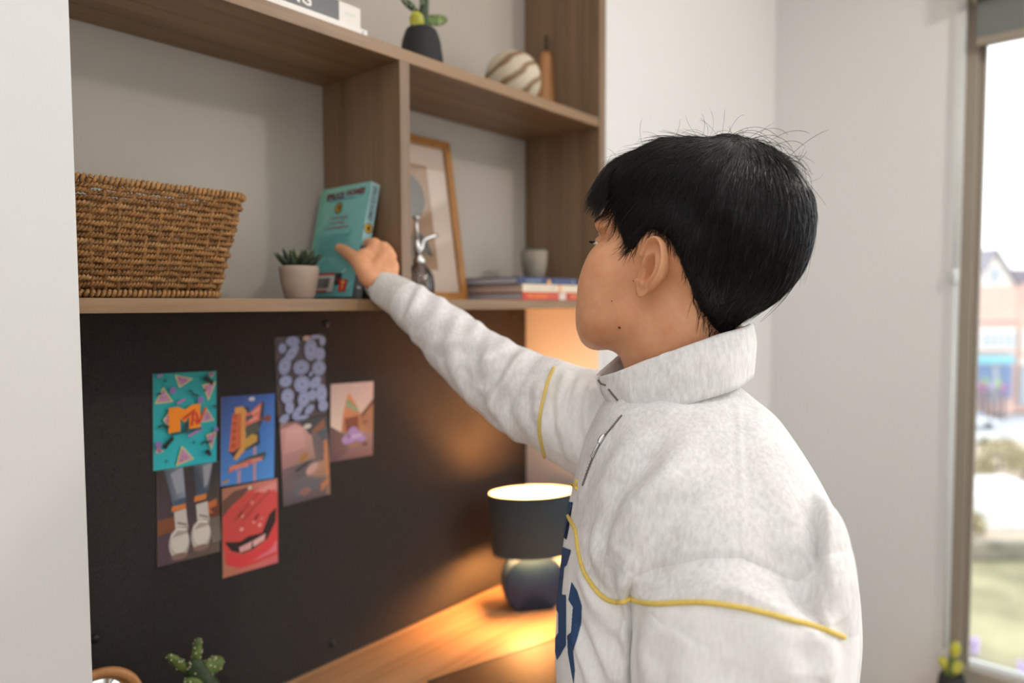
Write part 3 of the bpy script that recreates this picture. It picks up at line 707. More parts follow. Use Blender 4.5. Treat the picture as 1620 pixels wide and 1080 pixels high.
M['cvwhite'] = plain('white_book_cover', '#dcd6cf', .5, noise_amt=.02)
M['cvnavy'] = plain('navy_book_cover', '#23305e', .4, noise_amt=.04)
M['cvcream'] = plain('cream_book_cover', '#dcc6ab', .5, noise_amt=.03)
M['cvred'] = plain('red_book_cover', '#c8331d', .4, noise_amt=.04)
xe1 = atY(581, 56, YF + .012).x; xe2 = atY(570, 30, YF + .016).x
def sp1(c):
    c.rect(0, .01, 1, .99, '#dcd6cf'); c.rect(.66, .30, .80, .36, '#bdb6b8'); c.rect(.42, .34, .60, .40, '#c9c2be'); c.rect(.962, .25, .972, .75, '#8a93a8')
def sp2(c):
    c.rect(0, .01, 1, .99, '#d9d3cb')
    c.rect(.30, .06, .847, .985, '#3a3b3f'); c.text('LIVING', .36, .22, .66, .80, '#d8d4cd', .02)
    c.rect(.885, .52, .965, .57, '#b9c0bd'); c.rect(.885, .44, .95, .47, '#c5c9c4')
book('book', 'thin white book at the bottom of the top shelf pair', xe1 - .27, YF + .012, ZU, .27, .15, .013, M['cvwhite'], M['paper'], 'white books on the top shelf', sp1)
book('book', 'thick white book with a dark spine block, lying on a thinner one', xe2 - .255, YF + .016, ZU + .0132, .255, .145, .031, M['cvwhite'], M['paper'], 'white books on the top shelf', sp2)
# travertine style ball with brown veins
bc = atY(811, 110, .968); br = 45 * proj(bc)[2] / FPX
bc.z = ZU + br * .93
mt, nt, b = new_mat('striped_stone')
tc = N(nt, 'ShaderNodeTexCoord'); mp = N(nt, 'ShaderNodeMapping'); mp.inputs['Rotation'].default_value = (.5, .55, .2)
wv = N(nt, 'ShaderNodeTexWave', Scale=9.5, Distortion=3.2, Detail=2.0); wv.inputs['Detail Scale'].default_value = 1.2; wv.bands_direction = 'Z'
cr = N(nt, 'ShaderNodeValToRGB'); e_ = cr.color_ramp.elements
e_[0].position = .10; e_[0].color = lin('#856a4b'); e_[1].position = .22; e_[1].color = lin('#b5a58c'); k = e_.new(.6); k.color = lin('#c9bda6')
nt.links.new(tc.outputs['Object'], mp.inputs[0]); nt.links.new(mp.outputs[0], wv.inputs[0]); nt.links.new(wv.outputs['Fac'], cr.inputs[0]); nt.links.new(cr.outputs[0], b.inputs['Base Color'])
b.inputs['Roughness'].default_value = .6
V, Fc = ellipsoid((0, 0, 0), (br, br, br), None, 48, 32); V = [Vector((v.x, v.y, max(v.z, -br * .93))) for v in V]
ball = link('stone_ball', V, Fc, mt); ball.location = bc
tag(ball, 'cream stone ball with brown veins on the top shelf', 'ornament')
pc = atY(864, 158, 1.02); pc.z = ZU
pear = thing('pear_ornament', 'wooden pear ornament with a dark stem beside the stone ball', 'ornament', pc)
zt_ = atY(852, 78, 1.02).z - ZU; zs_ = atY(850, 50, 1.02).z - ZU
V, Fc = lathe([(.0001, 0), (.024, 0), (.0285, .010), (.0275, .030), (.020, .055), (.0155, zt_ * .75), (.0145, zt_ * .93), (.010, zt_), (.0001, zt_ + .002)], pc, 36); link('pear_body', V, Fc, M['pearwood'], pear)
V, Fc = tube([pc + Vector((0, 0, zt_ - .003)), pc + Vector((-.001, 0, zs_))], .0035, 10); link('stem', V, Fc, plain('dark_stem', '#453528', .8), pear)

# ------------------------------------------------------------------ lower shelf, left: seagrass basket
bx0, bx1, by0, by1 = .286, .468, .918, 1.062          # footprint
BH = atY(388, 301, .905).z - ZS - .004
bk = thing('storage_basket', 'woven brown seagrass basket at the left end of the lower shelf', 'basket', ((bx0 + bx1) / 2, (by0 + by1) / 2, ZS))
def brect(t, grow=0, n=220, cr_=.022):
    """rounded rectangle outline at height t (0..1), flaring upwards; returns points and outward normals"""
    fl = .030 * t + grow
    x0, x1, y0, y1 = bx0 - .010 * t - grow * .3, bx1 + fl, by0 - .015 * t - grow, by1 + .012 * t + grow
    x0 = max(x0, XN + .006)
    L = [(x0 + cr_, y0), (x1 - cr_, y0), (x1, y0 + cr_), (x1, y1 - cr_), (x1 - cr_, y1), (x0 + cr_, y1), (x0, y1 - cr_), (x0, y0 + cr_)]
    pts = []
    def arc(cx, cy, a0):
        for k in range(1, 6): a = a0 + math.pi / 2 * k / 6; pts.append((cx + cr_ * math.cos(a), cy + cr_ * math.sin(a)))
    pts.append(L[0]); pts.append(L[1]); arc(x1 - cr_, y0 + cr_, -math.pi / 2); pts.append(L[2]); pts.append(L[3]); arc(x1 - cr_, y1 - cr_, 0)
    pts.append(L[4]); pts.append(L[5]); arc(x0 + cr_, y1 - cr_, math.pi / 2); pts.append(L[6]); pts.append(L[7]); arc(x0 + cr_, y0 + cr_, math.pi); pts.append(L[0])
    d = [0]
    for a, b in zip(pts, pts[1:]): d.append(d[-1] + math.hypot(b[0] - a[0], b[1] - a[1]))
    out = []; j = 0
    for i in range(n):
        s = d[-1] * i / n
        while d[j + 1] < s: j += 1
        u = (s - d[j]) / (d[j + 1] - d[j] + 1e-9); a, b = pts[j], pts[j + 1]
        tx, ty = b[0] - a[0], b[1] - a[1]; q = math.hypot(tx, ty)
        out.append((Vector((a[0] + tx * u, a[1] + ty * u, 0)), Vector((ty / q, -tx / q, 0)), s))
    return out, d[-1]
M['seagrass'] = []
for i_, c_ in enumerate(('#94693b', '#9c7242', '#8a6135', '#a0784a')):
    M['seagrass'].append(plain(f'seagrass_{"abcd"[i_]}', c_, .8, noise_amt=.4, scale=160, bump=.3, bscale=900))
NR = 17; PITCH = .0205
def twisted(path, rope_r, twist, phase, seg=5):
    """two-strand twisted rope along a closed path of (point, normal)"""
    parts = []
    n = len(path)
    for s in (0, 1):
        rings = []
        for i in range(n + 1):
            p, nn, sd = path[i % n]; a = twist * (i / n) * 2 * math.pi + s * math.pi + phase
            off = nn * math.cos(a) * rope_r * .55 + Vector((0, 0, 1)) * math.sin(a) * rope_r * .55
            c = p + off
            rings.append([c + (nn * math.cos(2 * math.pi * k / seg) + Vector((0, 0, 1)) * math.sin(2 * math.pi * k / seg)) * rope_r * .62 for k in range(seg)])
        parts.append(loft(rings, False))
    return merge(*parts)
for r_ in range(NR):
    t = (r_ + .9) / (NR + .6)
    out, Lt = brect(t, 0, 330)
    ns = round(Lt / PITCH / 2) * 2
    path = []
    for p, nn, s in out:
        wv_ = math.sin(math.pi * (s / Lt * ns) + math.pi * r_)
        j = noise.noise(Vector((s * 60, r_ * 3.1, 0)))
        path.append((Vector((p.x, p.y, ZS + .010 + (BH - .018) * t + j * .0011)) + nn * (wv_ * .0027 + j * .0008), nn, s))
    V, Fc = twisted(path, .0036, 82, r_ * 1.3)
    link('rope_row', V, Fc, M['seagrass'][(r_ * 7 + r_ // 3) % 4], bk)
o0, L0 = brect(0, 0, 44); o1, L1 = brect(1, 0, 44); parts = []
for (p, n_, s), (q, n2, s2) in zip(o0, o1):
    parts.append(tube([Vector((p.x, p.y, ZS + .004)), Vector((q.x, q.y, ZS + BH - .004))], .0022, 5))
V, Fc = merge(*parts); tag(link('stakes', V, Fc, M['seagrass'][2], bk), kind='stuff')
for nm, t, g, zc, rr_ in (('rim_wrap', 1, .001, BH - .0055, .0058), ('base_wrap', .02, .0, .0058, .0052)):
    out, Lt = brect(t, g, 1500); path = []
    nc = int(Lt / .0058)
    for p, nn, s in out:
        a = 2 * math.pi * nc * s / Lt; j = noise.noise(Vector((s * 90, t * 9, 1))) * .0012
        path.append(Vector((p.x, p.y, ZS + zc)) + nn * math.cos(a) * (rr_ - .002 + j) + Vector((0, 0, 1)) * math.sin(a) * (rr_ - .0022 + j))
    V, Fc = tube(path + path[:1], .0024, 5, False); link(nm, V, Fc, M['seagrass'][1], bk)
bm = box_bm((bx0 + .004, by0 + .004, ZS + .003), (bx1 - .004, by1 - .004, ZS + .008), .001); from_bm('basket_floor', bm, M['seagrass'][2], bk)

# ------------------------------------------------------------------ succulent in a concrete pot
sc_ = atY(474, 470, .955); sc_.z = ZS
suc = thing('potted_succulent', 'dark green succulent in a beige concrete pot beside the teal book', 'plant', sc_)
hp = atY(474, 421, .955).z - ZS; rp = 30.5 * proj(sc_)[2] / FPX
V, Fc = lathe([(.0001, 0), (rp * .68, 0), (rp * .76, .004), (rp * .93, hp * .5), (rp, hp * .85), (rp, hp - .002), (rp * .96, hp), (rp * .9, hp), (rp * .88, hp * .9), (.0001, hp * .88)], sc_, 44); link('pot', V, Fc, M['concrete'], suc)
V, Fc = lathe([(.0001, hp * .93), (rp * .89, hp * .91)], sc_, 30); link('soil', V, Fc, M['soil'], suc)
def leaf(c, d, L, w, mat, parent, up=.4, name='leaf'):
    d = Vector(d).normalized(); path = [c + d * L * k / 7 + Vector((0, 0, 1)) * up * L * (k / 7) ** 2 for k in range(8)]
    rad = [w * .75, w * .95, w, w * .97, w * .85, w * .62, w * .35, w * .05]
    V, Fc = tube(path, rad, 8); link(name, V, Fc, mat, parent)
for ring_, n_, L_, el in ((0, 9, .034, .30), (1, 8, .028, .75), (2, 6, .022, 1.15)):
    for k in range(n_):
        a = 2 * math.pi * (k + ring_ * .5) / n_ + .3
        d = Vector((math.cos(a) * math.cos(el), math.sin(a) * math.cos(el), math.sin(el)))
        leaf(sc_ + Vector((math.cos(a) * .005, math.sin(a) * .005, hp * .93)), d, L_, .0052, M['succl'] if ring_ == 2 and k % 2 == 0 else M['succ'], suc)

# ------------------------------------------------------------------ framed abstract print leaning on the wall
fr_b = atY(741, 471, 1.022); fx1 = fr_b.x; fx0 = fx1 - .235; fh = .333
frm = thing('framed_print', 'oak framed abstract print leaning on the back wall of the shelf', 'picture', (fx1 - .1, 1.03, ZS))
ang = math.asin((YB - .0035 - .014 - 1.022) / fh)
FM = Matrix.Translation((fx0, 1.022, ZS)) @ Matrix.Rotation(-ang, 4, 'X')
fw_ = .0165; wd = fx1 - fx0
for nm, lo, hi in (('rail', (0, 0, 0), (wd, .014, fw_)), ('rail', (0, 0, fh - fw_), (wd, .014, fh)), ('stile', (0, 0, fw_), (fw_, .014, fh - fw_)), ('stile', (wd - fw_, 0, fw_), (wd, .014, fh - fw_))):
    from_bm(nm, box_bm(lo, hi, .001, 2, FM), M['frame'], frm)
from_bm('backing', box_bm((fw_ - .003, .007, fw_ - .003), (wd - fw_ + .003, .012, fh - fw_ + .003), 0, 1, FM), M['mount'], frm)
iw, ih = wd - 2 * fw_, fh - 2 * fw_
cv = Canvas(FM @ Vector((fw_, .0068, fw_)), FM.to_3x3() @ Vector((iw, 0, 0)), FM.to_3x3() @ Vector((0, 0, ih)), .0002)
cv.rect(0, 0, 1, 1, '#d9c4b3'); cv.rect(.19, .15, .74, .86, '#a78465')
cv.disc(.42, .635, .245, .165, '#57554f', 0, 28); cv.poly([(.46, .28), (.68, .24)] + [(.46 + .22 * math.cos(t), .24 + .17 * math.sin(t)) for t in (0, .3, .6, .9, 1.2, 1.5)], '#4b4842')
cv.disc(.34, .30, .14, .12, '#6a645c', 0, 24)
cv.build('artwork', M['print'], frm)
from_bm('glazing', box_bm((fw_, .0045, fw_), (wd - fw_, .0055, fh - fw_), 0, 1, FM), clear_glass('picture_glass', (.98, .98, .98), .008), frm)

# ------------------------------------------------------------------ smoked glass mister with a chrome pump
mc = atY(663, 470, .965); mc.z = ZS
mis = thing('plant_mister', 'smoked glass plant mister with a chrome pump behind the shelf partition', 'bottle', mc)
mh = atY(664, 419, .965).z - ZS; mr_ = .0275
V, Fc = lathe([(.0001, 0), (mr_ * .9, 0), (mr_, .004), (mr_, mh * .45), (mr_ * .93, mh * .68), (mr_ * .7, mh * .88), (mr_ * .42, mh), (mr_ * .40, mh + .004)], mc, 40); link('glass_body', V, Fc, M['smoke'], mis)
for k in range(20):
    a = 2 * math.pi * k / 20
    V, Fc = tube([mc + Vector((mr_ * s * math.cos(a), mr_ * s * math.sin(a), z)) for s, z in ((1, .004), (1.0, mh * .45), (.93, mh * .68), (.72, mh * .86))], .0011, 5)
    link('glass_rib', V, Fc, M['smoke'], mis)
V, Fc = lathe([(.0001, mh - .001), (.0125, mh - .001), (.0125, mh + .012), (.0095, mh + .014), (.0095, mh + .02), (.0001, mh + .02)], mc, 24); link('collar', V, Fc, M['chrome'], mis)
hb = mc + Vector((-.004, 0, mh + .018)); 
V, Fc = tube([hb, hb + Vector((0, 0, .030))], .0062, 14); link('pump_body', V, Fc, M['chrome'], mis)
V, Fc = tube([hb + Vector((0, 0, .028)), hb + Vector((-.001, 0, .066))], [.004, .0032], 12); link('plunger', V, Fc, M['chrome'], mis)
V, Fc = lathe([(.0001, 0), (.008, 0), (.008, .004), (.0001, .005)], hb + Vector((-.001, 0, .064)), 18); link('plunger_knob', V, Fc, M['chrome'], mis)
V, Fc = tube(vspline([hb + Vector((.004, -.001, .006)), hb + Vector((.010, -.002, .014)), hb + Vector((.016, -.003, .028)), hb + Vector((.042, -.008, .038))], 12), [.0042] * 5 + [.0034] * 7, 10); link('nozzle', V, Fc, M['chrome'], mis)

# ------------------------------------------------------------------ stack of three books with a small pot on top
sx = atY(827, 470, YF + .018).x
d1 = (atY(827, 447, YF + .018).z - ZS)
T3 = .0158
def spr(c):
    c.rect(0, .02, .50, .98, '#cc2f18'); c.rect(.50, .02, .60, .98, '#d9cbbd'); c.rect(.60, .02, 1, .98, '#c42a16')
    c.text('THE GARDEN', .05, .22, .34, .80, '#f08a2a', .03)
    c.text('HOUSE', .36, .26, .48, .74, '#e2714a', .02); c.text('BOOK', .68, .25, .9, .75, '#f0a040', .02)
def spc(c):
    c.rect(0, .02, 1, .98, '#e3d0b5'); c.text('COLOUR', .06, .25, .25, .75, '#b8b3ac', .02); c.text('AT HOME', .28, .25, .46, .75, '#b9b2a6', .02)
    c.rect(.50, .02, .53, .98, '#d08a52'); c.rect(.53, .02, .56, .98, '#e8c39a')
def spn(c):
    c.rect(0, .02, 1, .98, '#26325f'); c.text('LIGHT', .13, .25, .38, .75, '#7d93a5', .02); c.poly([(.46, .1), (.53, .1), (.515, .5), (.495, .9), (.475, .5)], '#e3a24a')
    c.text('SPACES', .60, .3, .84, .7, '#4f5f96', .02); c.rect(.88, .15, .94, .85, '#5c6b7c')
XB = XRI - .002
book('book', 'red-spined book at the bottom of the stack of three', sx, YF + .018, ZS, XB - sx, .175, T3, M['cvred'], M['paperg'], 'stacked books on the lower shelf', spr)
book('book', 'cream-spined book in the middle of the stack of three', sx - .003, YF + .016, ZS + T3 + .0002, XB - sx - .004, .178, T3, M['cvcream'], M['paperp'], 'stacked books on the lower shelf', spc)
zt3 = ZS + 2 * (T3 + .0002); sxn = atY(819, 440, YF + .022).x
xen = atY(914, 440, YF + .022).x
book('book', 'navy-spined book on top of the stack, under the grey pot', sxn, YF + .022, zt3, xen - sxn, .168, .0142, M['cvnavy'], M['paperg'], 'stacked books on the lower shelf', spn)
pp = atY(845, 432, .985); pp.z = zt3 + .0144
gp = thing('planter_pot', 'small grey stoneware pot with a leafy rim on the stack of books', 'plant', pp)
hp = atY(845, 397, .985).z - pp.z; rp = 21.5 * proj(pp)[2] / FPX
V, Fc = lathe([(.0001, 0), (rp * .62, 0), (rp * .74, .004), (rp * .92, hp * .5), (rp, hp), (rp * .9, hp), (rp * .86, hp * .85), (.0001, hp * .83)], pp, 40); link('pot', V, Fc, M['stoneg'], gp)
V, Fc = lathe([(.0001, hp * .9), (rp * .87, hp * .87)], pp, 24); link('soil', V, Fc, M['soil'], gp)
M['teal'] = plain('teal_leaf', '#4c5c55', .7, noise_amt=.3, scale=60)
for k in range(12):
    a = 2 * math.pi * k / 12; d = Vector((math.cos(a), math.sin(a), .55))
    leaf(pp + Vector((math.cos(a) * .006, math.sin(a) * .006, hp * .92)), d, .02, .0042, M['teal'], gp, .1)

# ------------------------------------------------------------------ teal paperback being taken from the shelf
topS = atX(601, 293, .7492); BY = topS.y
tb = .0185                                                        # thickness
br_ = atY(557, 470, BY); br_.z = ZS
tl_ = atX(508, 303, .728)
BW = tl_.y - BY                                                    # cover width, along Y
lean = math.asin(min(.6, (topS.x - (br_.x + tb)) / (topS.z - ZS)))
BHt = (topS.z - ZS) / math.cos(lean) - tb * math.sin(lean) * 0
bkr = thing('paperback_book', 'teal paperback with red title leaning in the hand on the lower shelf', 'book', (br_.x, BY, ZS))
# local: x = thickness (cover faces -x), y = width (spine at y=0), z = height; pivots on the spine-side lower edge away from the cover
BM_ = Matrix.Translation((br_.x + tb * math.cos(lean), BY, ZS + .0005)) @ Matrix.Rotation(lean, 4, 'Y') @ Matrix.Translation((-tb, 0, 0))
M['cvteal'] = plain('teal_book_cover', '#6fb5b0', .35, noise_amt=.06, scale=30)
bm = box_bm((0, 0, 0), (.0008, BW, BHt), 0, 1, BM_)
for lo, hi in (((tb - .0008, 0, 0), (tb, BW, BHt)), ((0, 0, 0), (tb, .0009, BHt))):
    b2 = box_bm(lo, hi, 0, 1, BM_); me = bpy.data.meshes.new('x'); b2.to_mesh(me); b2.free(); bm.from_mesh(me); bpy.data.meshes.remove(me)
from_bm('cover', bm, M['cvteal'], bkr)
from_bm('page_block', box_bm((.0009, .001, .001), (tb - .0009, BW - .001, BHt - .001), .0003, 1, BM_), M['paper'], bkr)
R3 = BM_.to_3x3()
# back cover: u runs from the outer edge (left as seen) to the spine
cv = Canvas(BM_ @ Vector((0, BW, 0)), R3 @ Vector((0, -BW, 0)), R3 @ Vector((0, 0, BHt)), .0003)
cv.poly([(0, 0), (1, 0), (1, 1), (0, 1)], ['#4fa3a5', '#66b2b3', '#86c3bd', '#8bc6ac'])
for k in range(26):
    a, b, L_ = rng.random(), rng.random(), rng.uniform(.05, .16)
    cv.stroke([(a, b), (min(a + L_, 1), min(b + L_ * .5, 1))], rng.uniform(.01, .03), rng.choice(['#5fa9ab', '#7fbfb6', '#74b7ba', '#8fcbc0']))
cv.stroke([(.55, .13), (.80, .24)], .022, '#a9d8cc'); cv.stroke([(.16, .67), (.24, .74)], .02, '#a9d8cc')
cv.rect(0, .02, .05, .98, '#7fc1a9')
cv.text('SPRUCE', .13, .885, .50, .945, '#6d2f38', .05); cv.text('HOMES', .55, .90, .92, .955, '#7c3035', .05)
cv.rect(.16, .872, .74, .884, '#5f8fb0')
cv.disc(.43, .80, .075, .052, '#2f2c22'); cv.disc(.43, .80, .06, .042, '#b08a34'); cv.disc(.44, .802, .022, .022, '#241c14')
for y_, a0, a1 in ((.70, .30, .66), (.655, .30, .60), (.61, .20, .70)):
    cv.text('OF THE NORTHERN ISLES', a0, y_, a1, y_ + .02, '#9a5f6a', .03)
for k in range(9): cv.rect(.12, .55 - k * .022, .75 + .1 * math.sin(k * 3), .557 - k * .022, '#5aa0a0')
cv.rect(.16, .045, .60, .205, '#d8d2cc'); cv.rect(.16, .19, .60, .212, '#b0242c'); cv.rect(.16, .04, .48, .06, '#b0242c')
r = random.Random(3); x = .22
while x < .52:
    w_ = r.choice([.006, .010, .016]); cv.rect(x, .075, x + w_, .165, '#2a2a2c'); x += w_ + r.choice([.006, .009])
cv.rect(.62, .105, .74, .205, '#20181c'); cv.rect(.72, .045, .87, .15, '#cf2326'); cv.text('T', .76, .06, .83, .135, '#f0c24a', .04); cv.disc(.68, .15, .03, .02, '#7a1a24')
cv.build('back_cover_print', M['cover'], bkr)
cv = Canvas(BM_ @ Vector((0, 0, 0)), R3 @ Vector((tb, 0, 0)), R3 @ Vector((0, 0, BHt)), .0003)
cv.poly([(0, 0), (1, 0), (1, 1), (0, 1)], ['#6aa6ad', '#7fb4b6', '#a3c0c4', '#9fc3c2'])
cv.rect(0, .0, 1, .36, '#1c1a1c'); cv.rect(0, .36, 1, .44, '#53656c')
cv.disc(.5, .09, .22, .012, '#b9b4b0')
n_ = len(cv.V)
v_, f_ = text2d('SPRUCE HOMES', .03); cv.k += 1
for x, y in v_: cv.V.append(cv.pt(.25 + .5 * y, .97 - .30 * x))
for q in f_: cv.F.append(tuple(i + n_ for i in q)); cv.C.append([lin('#5f7178')] * len(q))
cv.disc(.5, .60, .48, .045, '#2f2c22'); cv.disc(.5, .60, .42, .038, '#c39a3a'); cv.disc(.5, .60, .16, .022, '#241c14')
cv.build('spine_print', M['cover'], bkr)

# ================================================================== the person
PERS = thing('person', 'person in a pale grey zip-neck sweatshirt reaching for the teal paperback', 'person', P(1110, 700, .80) * 1)
PERS.location.z = 0; bpy.context.view_layer.update()
LFT = -_R0.copy(); DEP = _F0.copy()                       # image-left and away, both horizontal
# ---- skin
mt, nt, b = new_mat('skin')
tc = N(nt, 'ShaderNodeTexCoord'); nz = N(nt, 'ShaderNodeTexNoise', Scale=28.0, Detail=5.0, Roughness=.6); nt.links.new(tc.outputs['Object'], nz.inputs[0])
cr = N(nt, 'ShaderNodeValToRGB'); e_ = cr.color_ramp.elements
e_[0].position = .3; e_[0].color = lin('#d09068'); e_[1].position = .72; e_[1].color = lin('#e2a880')
nt.links.new(nz.outputs['Fac'], cr.inputs[0]); nt.links.new(cr.outputs[0], b.inputs['Base Color'])
b.inputs['Roughness'].default_value = .48; b.inputs['Specular IOR Level'].default_value = .35
b.inputs['Subsurface Weight'].default_value = .12; b.inputs['Subsurface Radius'].default_value = (.010, .004, .002); b.inputs['Subsurface Scale'].default_value = .5
n3 = N(nt, 'ShaderNodeTexNoise', Scale=420.0, Detail=2.0); nt.links.new(tc.outputs['Object'], n3.inputs[0])
bp = N(nt, 'ShaderNodeBump', Strength=.08, Distance=.001); nt.links.new(n3.outputs['Fac'], bp.inputs['Height']); nt.links.new(bp.outputs[0], b.inputs['Normal'])
M['skin'] = mt

# ---- head frame: x face forward, y person's left, z up; origin level with the ear canal
YAW, PIT, SC_H = math.radians(33), math.radians(14), 1.035
_f = (LFT * math.cos(YAW) + DEP * math.sin(YAW)); _l = Vector((0, 0, 1)).cross(_f)
HR = Matrix((_f, _l, Vector((0, 0, 1)))).transposed() @ Matrix.Rotation(-PIT, 3, 'Y')
HO = P(1062, 427, .80)
def hd(x, y, z): return HO + HR @ Vector((x * SC_H, y * SC_H, z))
def hell(c, r, nu=32, nv=24):
    c = Vector(c); V, Fc = ellipsoid(c, r, None, nu, nv); return [hd(*v) for v in V], Fc
def cap(a, b, ra, rb, seg=16, n=6):
    a, b = Vector(a), Vector(b)
    return tube([a.lerp(b, k / n) for k in range(n + 1)], [ra + (rb - ra) * k / n for k in range(n + 1)], seg, True, True)
def chain(pts, rad, seg=16, n=None):
    n = n or len(pts) * 5
    c = spline([tuple(p) + (r,) for p, r in zip(pts, rad)], n)
    return tube([Vector(p[:3]) for p in c], [max(p[3], .001) for p in c], seg, True, True)
NECK0 = P(1078, 610, .815)
parts = [hell((-.016, 0, .046), (.099, .076, .086)), hell((.028, 0, -.005), (.060, .064, .075)), hell((.036, 0, -.062), (.056, .054, .046)),
         hell((.069, 0, -.097), (.022, .030, .020)), hell((.050, .043, -.018), (.034, .030, .040)), hell((.050, -.043, -.018), (.034, .030, .040)),
         hell((.051, .035, -.062), (.035, .030, .034)), hell((.051, -.035, -.062), (.035, .030, .034)), hell((.058, .022, -.082), (.030, .030, .026)), hell((.058, -.022, -.082), (.030, .030, .026)), hell((.054, .041, -.035), (.033, .030, .034)), hell((.054, -.041, -.035), (.033, .030, .034)),
         hell((.014, .045, -.058), (.042, .016, .026)), hell((.014, -.045, -.058), (.042, .016, .026)),
         hell((.070, .026, .034), (.016, .028, .012)), hell((.070, -.026, .034), (.016, .028, .012)), hell((.050, 0, .052), (.036, .054, .042)),
         hell((.088, 0, -.004), (.012, .0085, .026)), hell((.096, 0, -.024), (.011, .011, .010)), hell((.088, .010, -.026), (.009, .007, .007)), hell((.088, -.010, -.026), (.009, .007, .007)),
         hell((.083, 0, -.051), (.012, .022, .009)), hell((.081, 0, -.066), (.012, .019, .010)),
         hell((.074, .026, .014), (.011, .015, .009)), hell((.074, -.026, .014), (.011, .015, .009)),
         chain([hd(-.012, 0, -.02), hd(-.018, 0, -.075), NECK0, P(1085, 700, .80)], [.058, .059, .060, .058], 32, 16)]
# torso core, shoulders and both arms inside the sweatshirt
SHL, SHR = P(1150, 815, .705), P(985, 690, .93)
WRR = P(606, 453, 1.098)
ELL, WRL = P(1165, 1170, .60), P(1105, 1500, .62)
PEL = P(1110, 1260, .80)
def tor(px, py, d, a, b_): 
    c = P(px, py, d); return [c + LFT * a * math.cos(2 * math.pi * k / 32) + DEP * b_ * math.sin(2 * math.pi * k / 32) for k in range(32)]
parts.append(loft([tor(1085, 700, .80, .05, .06), tor(1100, 760, .80, .085, .12), tor(1105, 860, .80, .11, .145), tor(1105, 1000, .80, .10, .135), tor(1110, 1180, .80, .10, .135), tor(1112, 1330, .80, .11, .15)]))
parts += [chain([P(1095, 760, .80), SHR, P(900, 656, .957), P(838, 628, .987), P(772, 586, 1.022), P(690, 517, 1.066), P(642, 476, 1.088), P(620, 462, 1.094), WRR], [.06, .050, .048, .043, .040, .034, .025, .0215, .021], 20, 40),
          chain([P(1110, 800, .80), SHL, P(1166, 950, .66), ELL, P(1120, 1400, .63), WRL], [.055, .040, .050, .042, .034, .026], 20, 30)]

# ---- hands: palm and five separate fingers from measured joints
def hand(wrist, mcps, fingers, thumb, back):
    """wrist point; index..little knuckles; per finger the two further joints and tip; thumb joints; back = normal of the back of the hand"""
    out = []
    for k, mcp in enumerate(mcps):
        w0 = wrist.lerp(mcps[1].lerp(mcps[2], .5), .05) + (mcp - mcps[1].lerp(mcps[2], .5)) * .45
        out.append(chain([w0, w0.lerp(mcp, .5) + back * .002, mcp], [.0150, .0135, .0112], 14, 10))
        r = (.0092, .0096, .0090, .0080)[k]
        out.append(chain([mcp] + list(fingers[k]), [r * 1.1, r, r * .92, r * .72], 14, 16))
    out.append(chain([wrist.lerp(mcps[0], .15), thumb[0], thumb[1], thumb[2], thumb[3]], [.015, .0165, .0125, .0102, .0078], 14, 22))
    out.append(chain([wrist.lerp(mcps[0], .2), wrist.lerp(mcps[0], .55).lerp(thumb[1], .35), mcps[0].lerp(thumb[1], .4)], [.012, .0135, .008], 12, 8))   # web of the thumb
    out.append(chain([wrist, wrist.lerp(mcps[1], .3), wrist.lerp(mcps[1], .6)], [.0215, .0205, .016], 18, 8))
    out.append(chain([thumb[0], mcps[1].lerp(mcps[2], .5)], [.016, .012], 14, 8)); out.append(chain([thumb[1].lerp(mcps[0], .35), wrist.lerp(mcps[3], .35)], [.012, .015], 14, 8))
    return out
bx = Vector((1, 0, 0)); by = Vector((0, 1, 0)); bz = Vector((0, 0, 1))
IDX, MID, RNG, LIT = P(592, 386, 1.118), P(607, 392, 1.116), P(617, 405, 1.112), P(621, 421, 1.106)
def gapx(z): return br_.x + tb / math.cos(lean) + (z - ZS) * math.tan(lean)      # far cover of the leaning book at height z
def behind(y, z, r=.0092): return Vector((min(gapx(z) + r + .001, .7496 - r * .6), y, z))
fingers = []
for mcp, dz, ln in ((IDX, .010, 1.0), (MID, -.004, 1.08), (RNG, -.018, 1.0), (LIT, -.032, .8)):
    z0 = IDX.z + dz
    fingers.append((Vector((mcp.x * .45 + behind(BY, z0).x * .55, BY + .008, mcp.z * .5 + z0 * .5)), behind(BY + .030 * ln, z0), behind(BY + .050 * ln, z0 - .002)))
def coverpt(px, py, off):
    n = BM_.to_3x3() @ Vector((-1, 0, 0)); o = BM_ @ Vector((0, 0, 0)); r = ray(px, py)
    return CAM + r * ((o - CAM).dot(n) / r.dot(n)) + n * off
TT = coverpt(543, 394, .0085); TI = coverpt(556, 401, .012)
TB = P(586, 440, 1.086); TM = P(570, 416, 1.088).lerp(TI, .1)
parts += hand(WRR, [IDX, MID, RNG, LIT], fingers, (TB, TM, TI, TT), (CAM - MID).normalized())
# left hand hanging relaxed at the hip
dn = (WRL - ELL).normalized(); fx = LFT; sd = -DEP
kn = [WRL + dn * .085 + LFT * o for o in (.030, .010, -.010, -.028)]
fl = [(k_ + dn * .036 * s + sd * .004, k_ + dn * .058 * s - sd * -.002 + DEP * .012, k_ + dn * .072 * s + DEP * .026) for k_, s in zip(kn, (1, 1.08, 1, .8))]
parts += hand(WRL, kn, fl, (WRL + dn * .025 + LFT * .028 + DEP * .008, WRL + dn * .055 + LFT * .046 + DEP * .014, WRL + dn * .082 + LFT * .052 + DEP * .018, WRL + dn * .105 + LFT * .052 + DEP * .020), sd)
V, Fc = merge(*parts)
raw = link('body', V, Fc, M['skin'])
mod = raw.modifiers.new('r', 'REMESH'); mod.mode = 'VOXEL'; mod.voxel_size = .0022; mod.use_smooth_shade = True
mod = raw.modifiers.new('s', 'SMOOTH'); mod.factor = .5; mod.iterations = 16
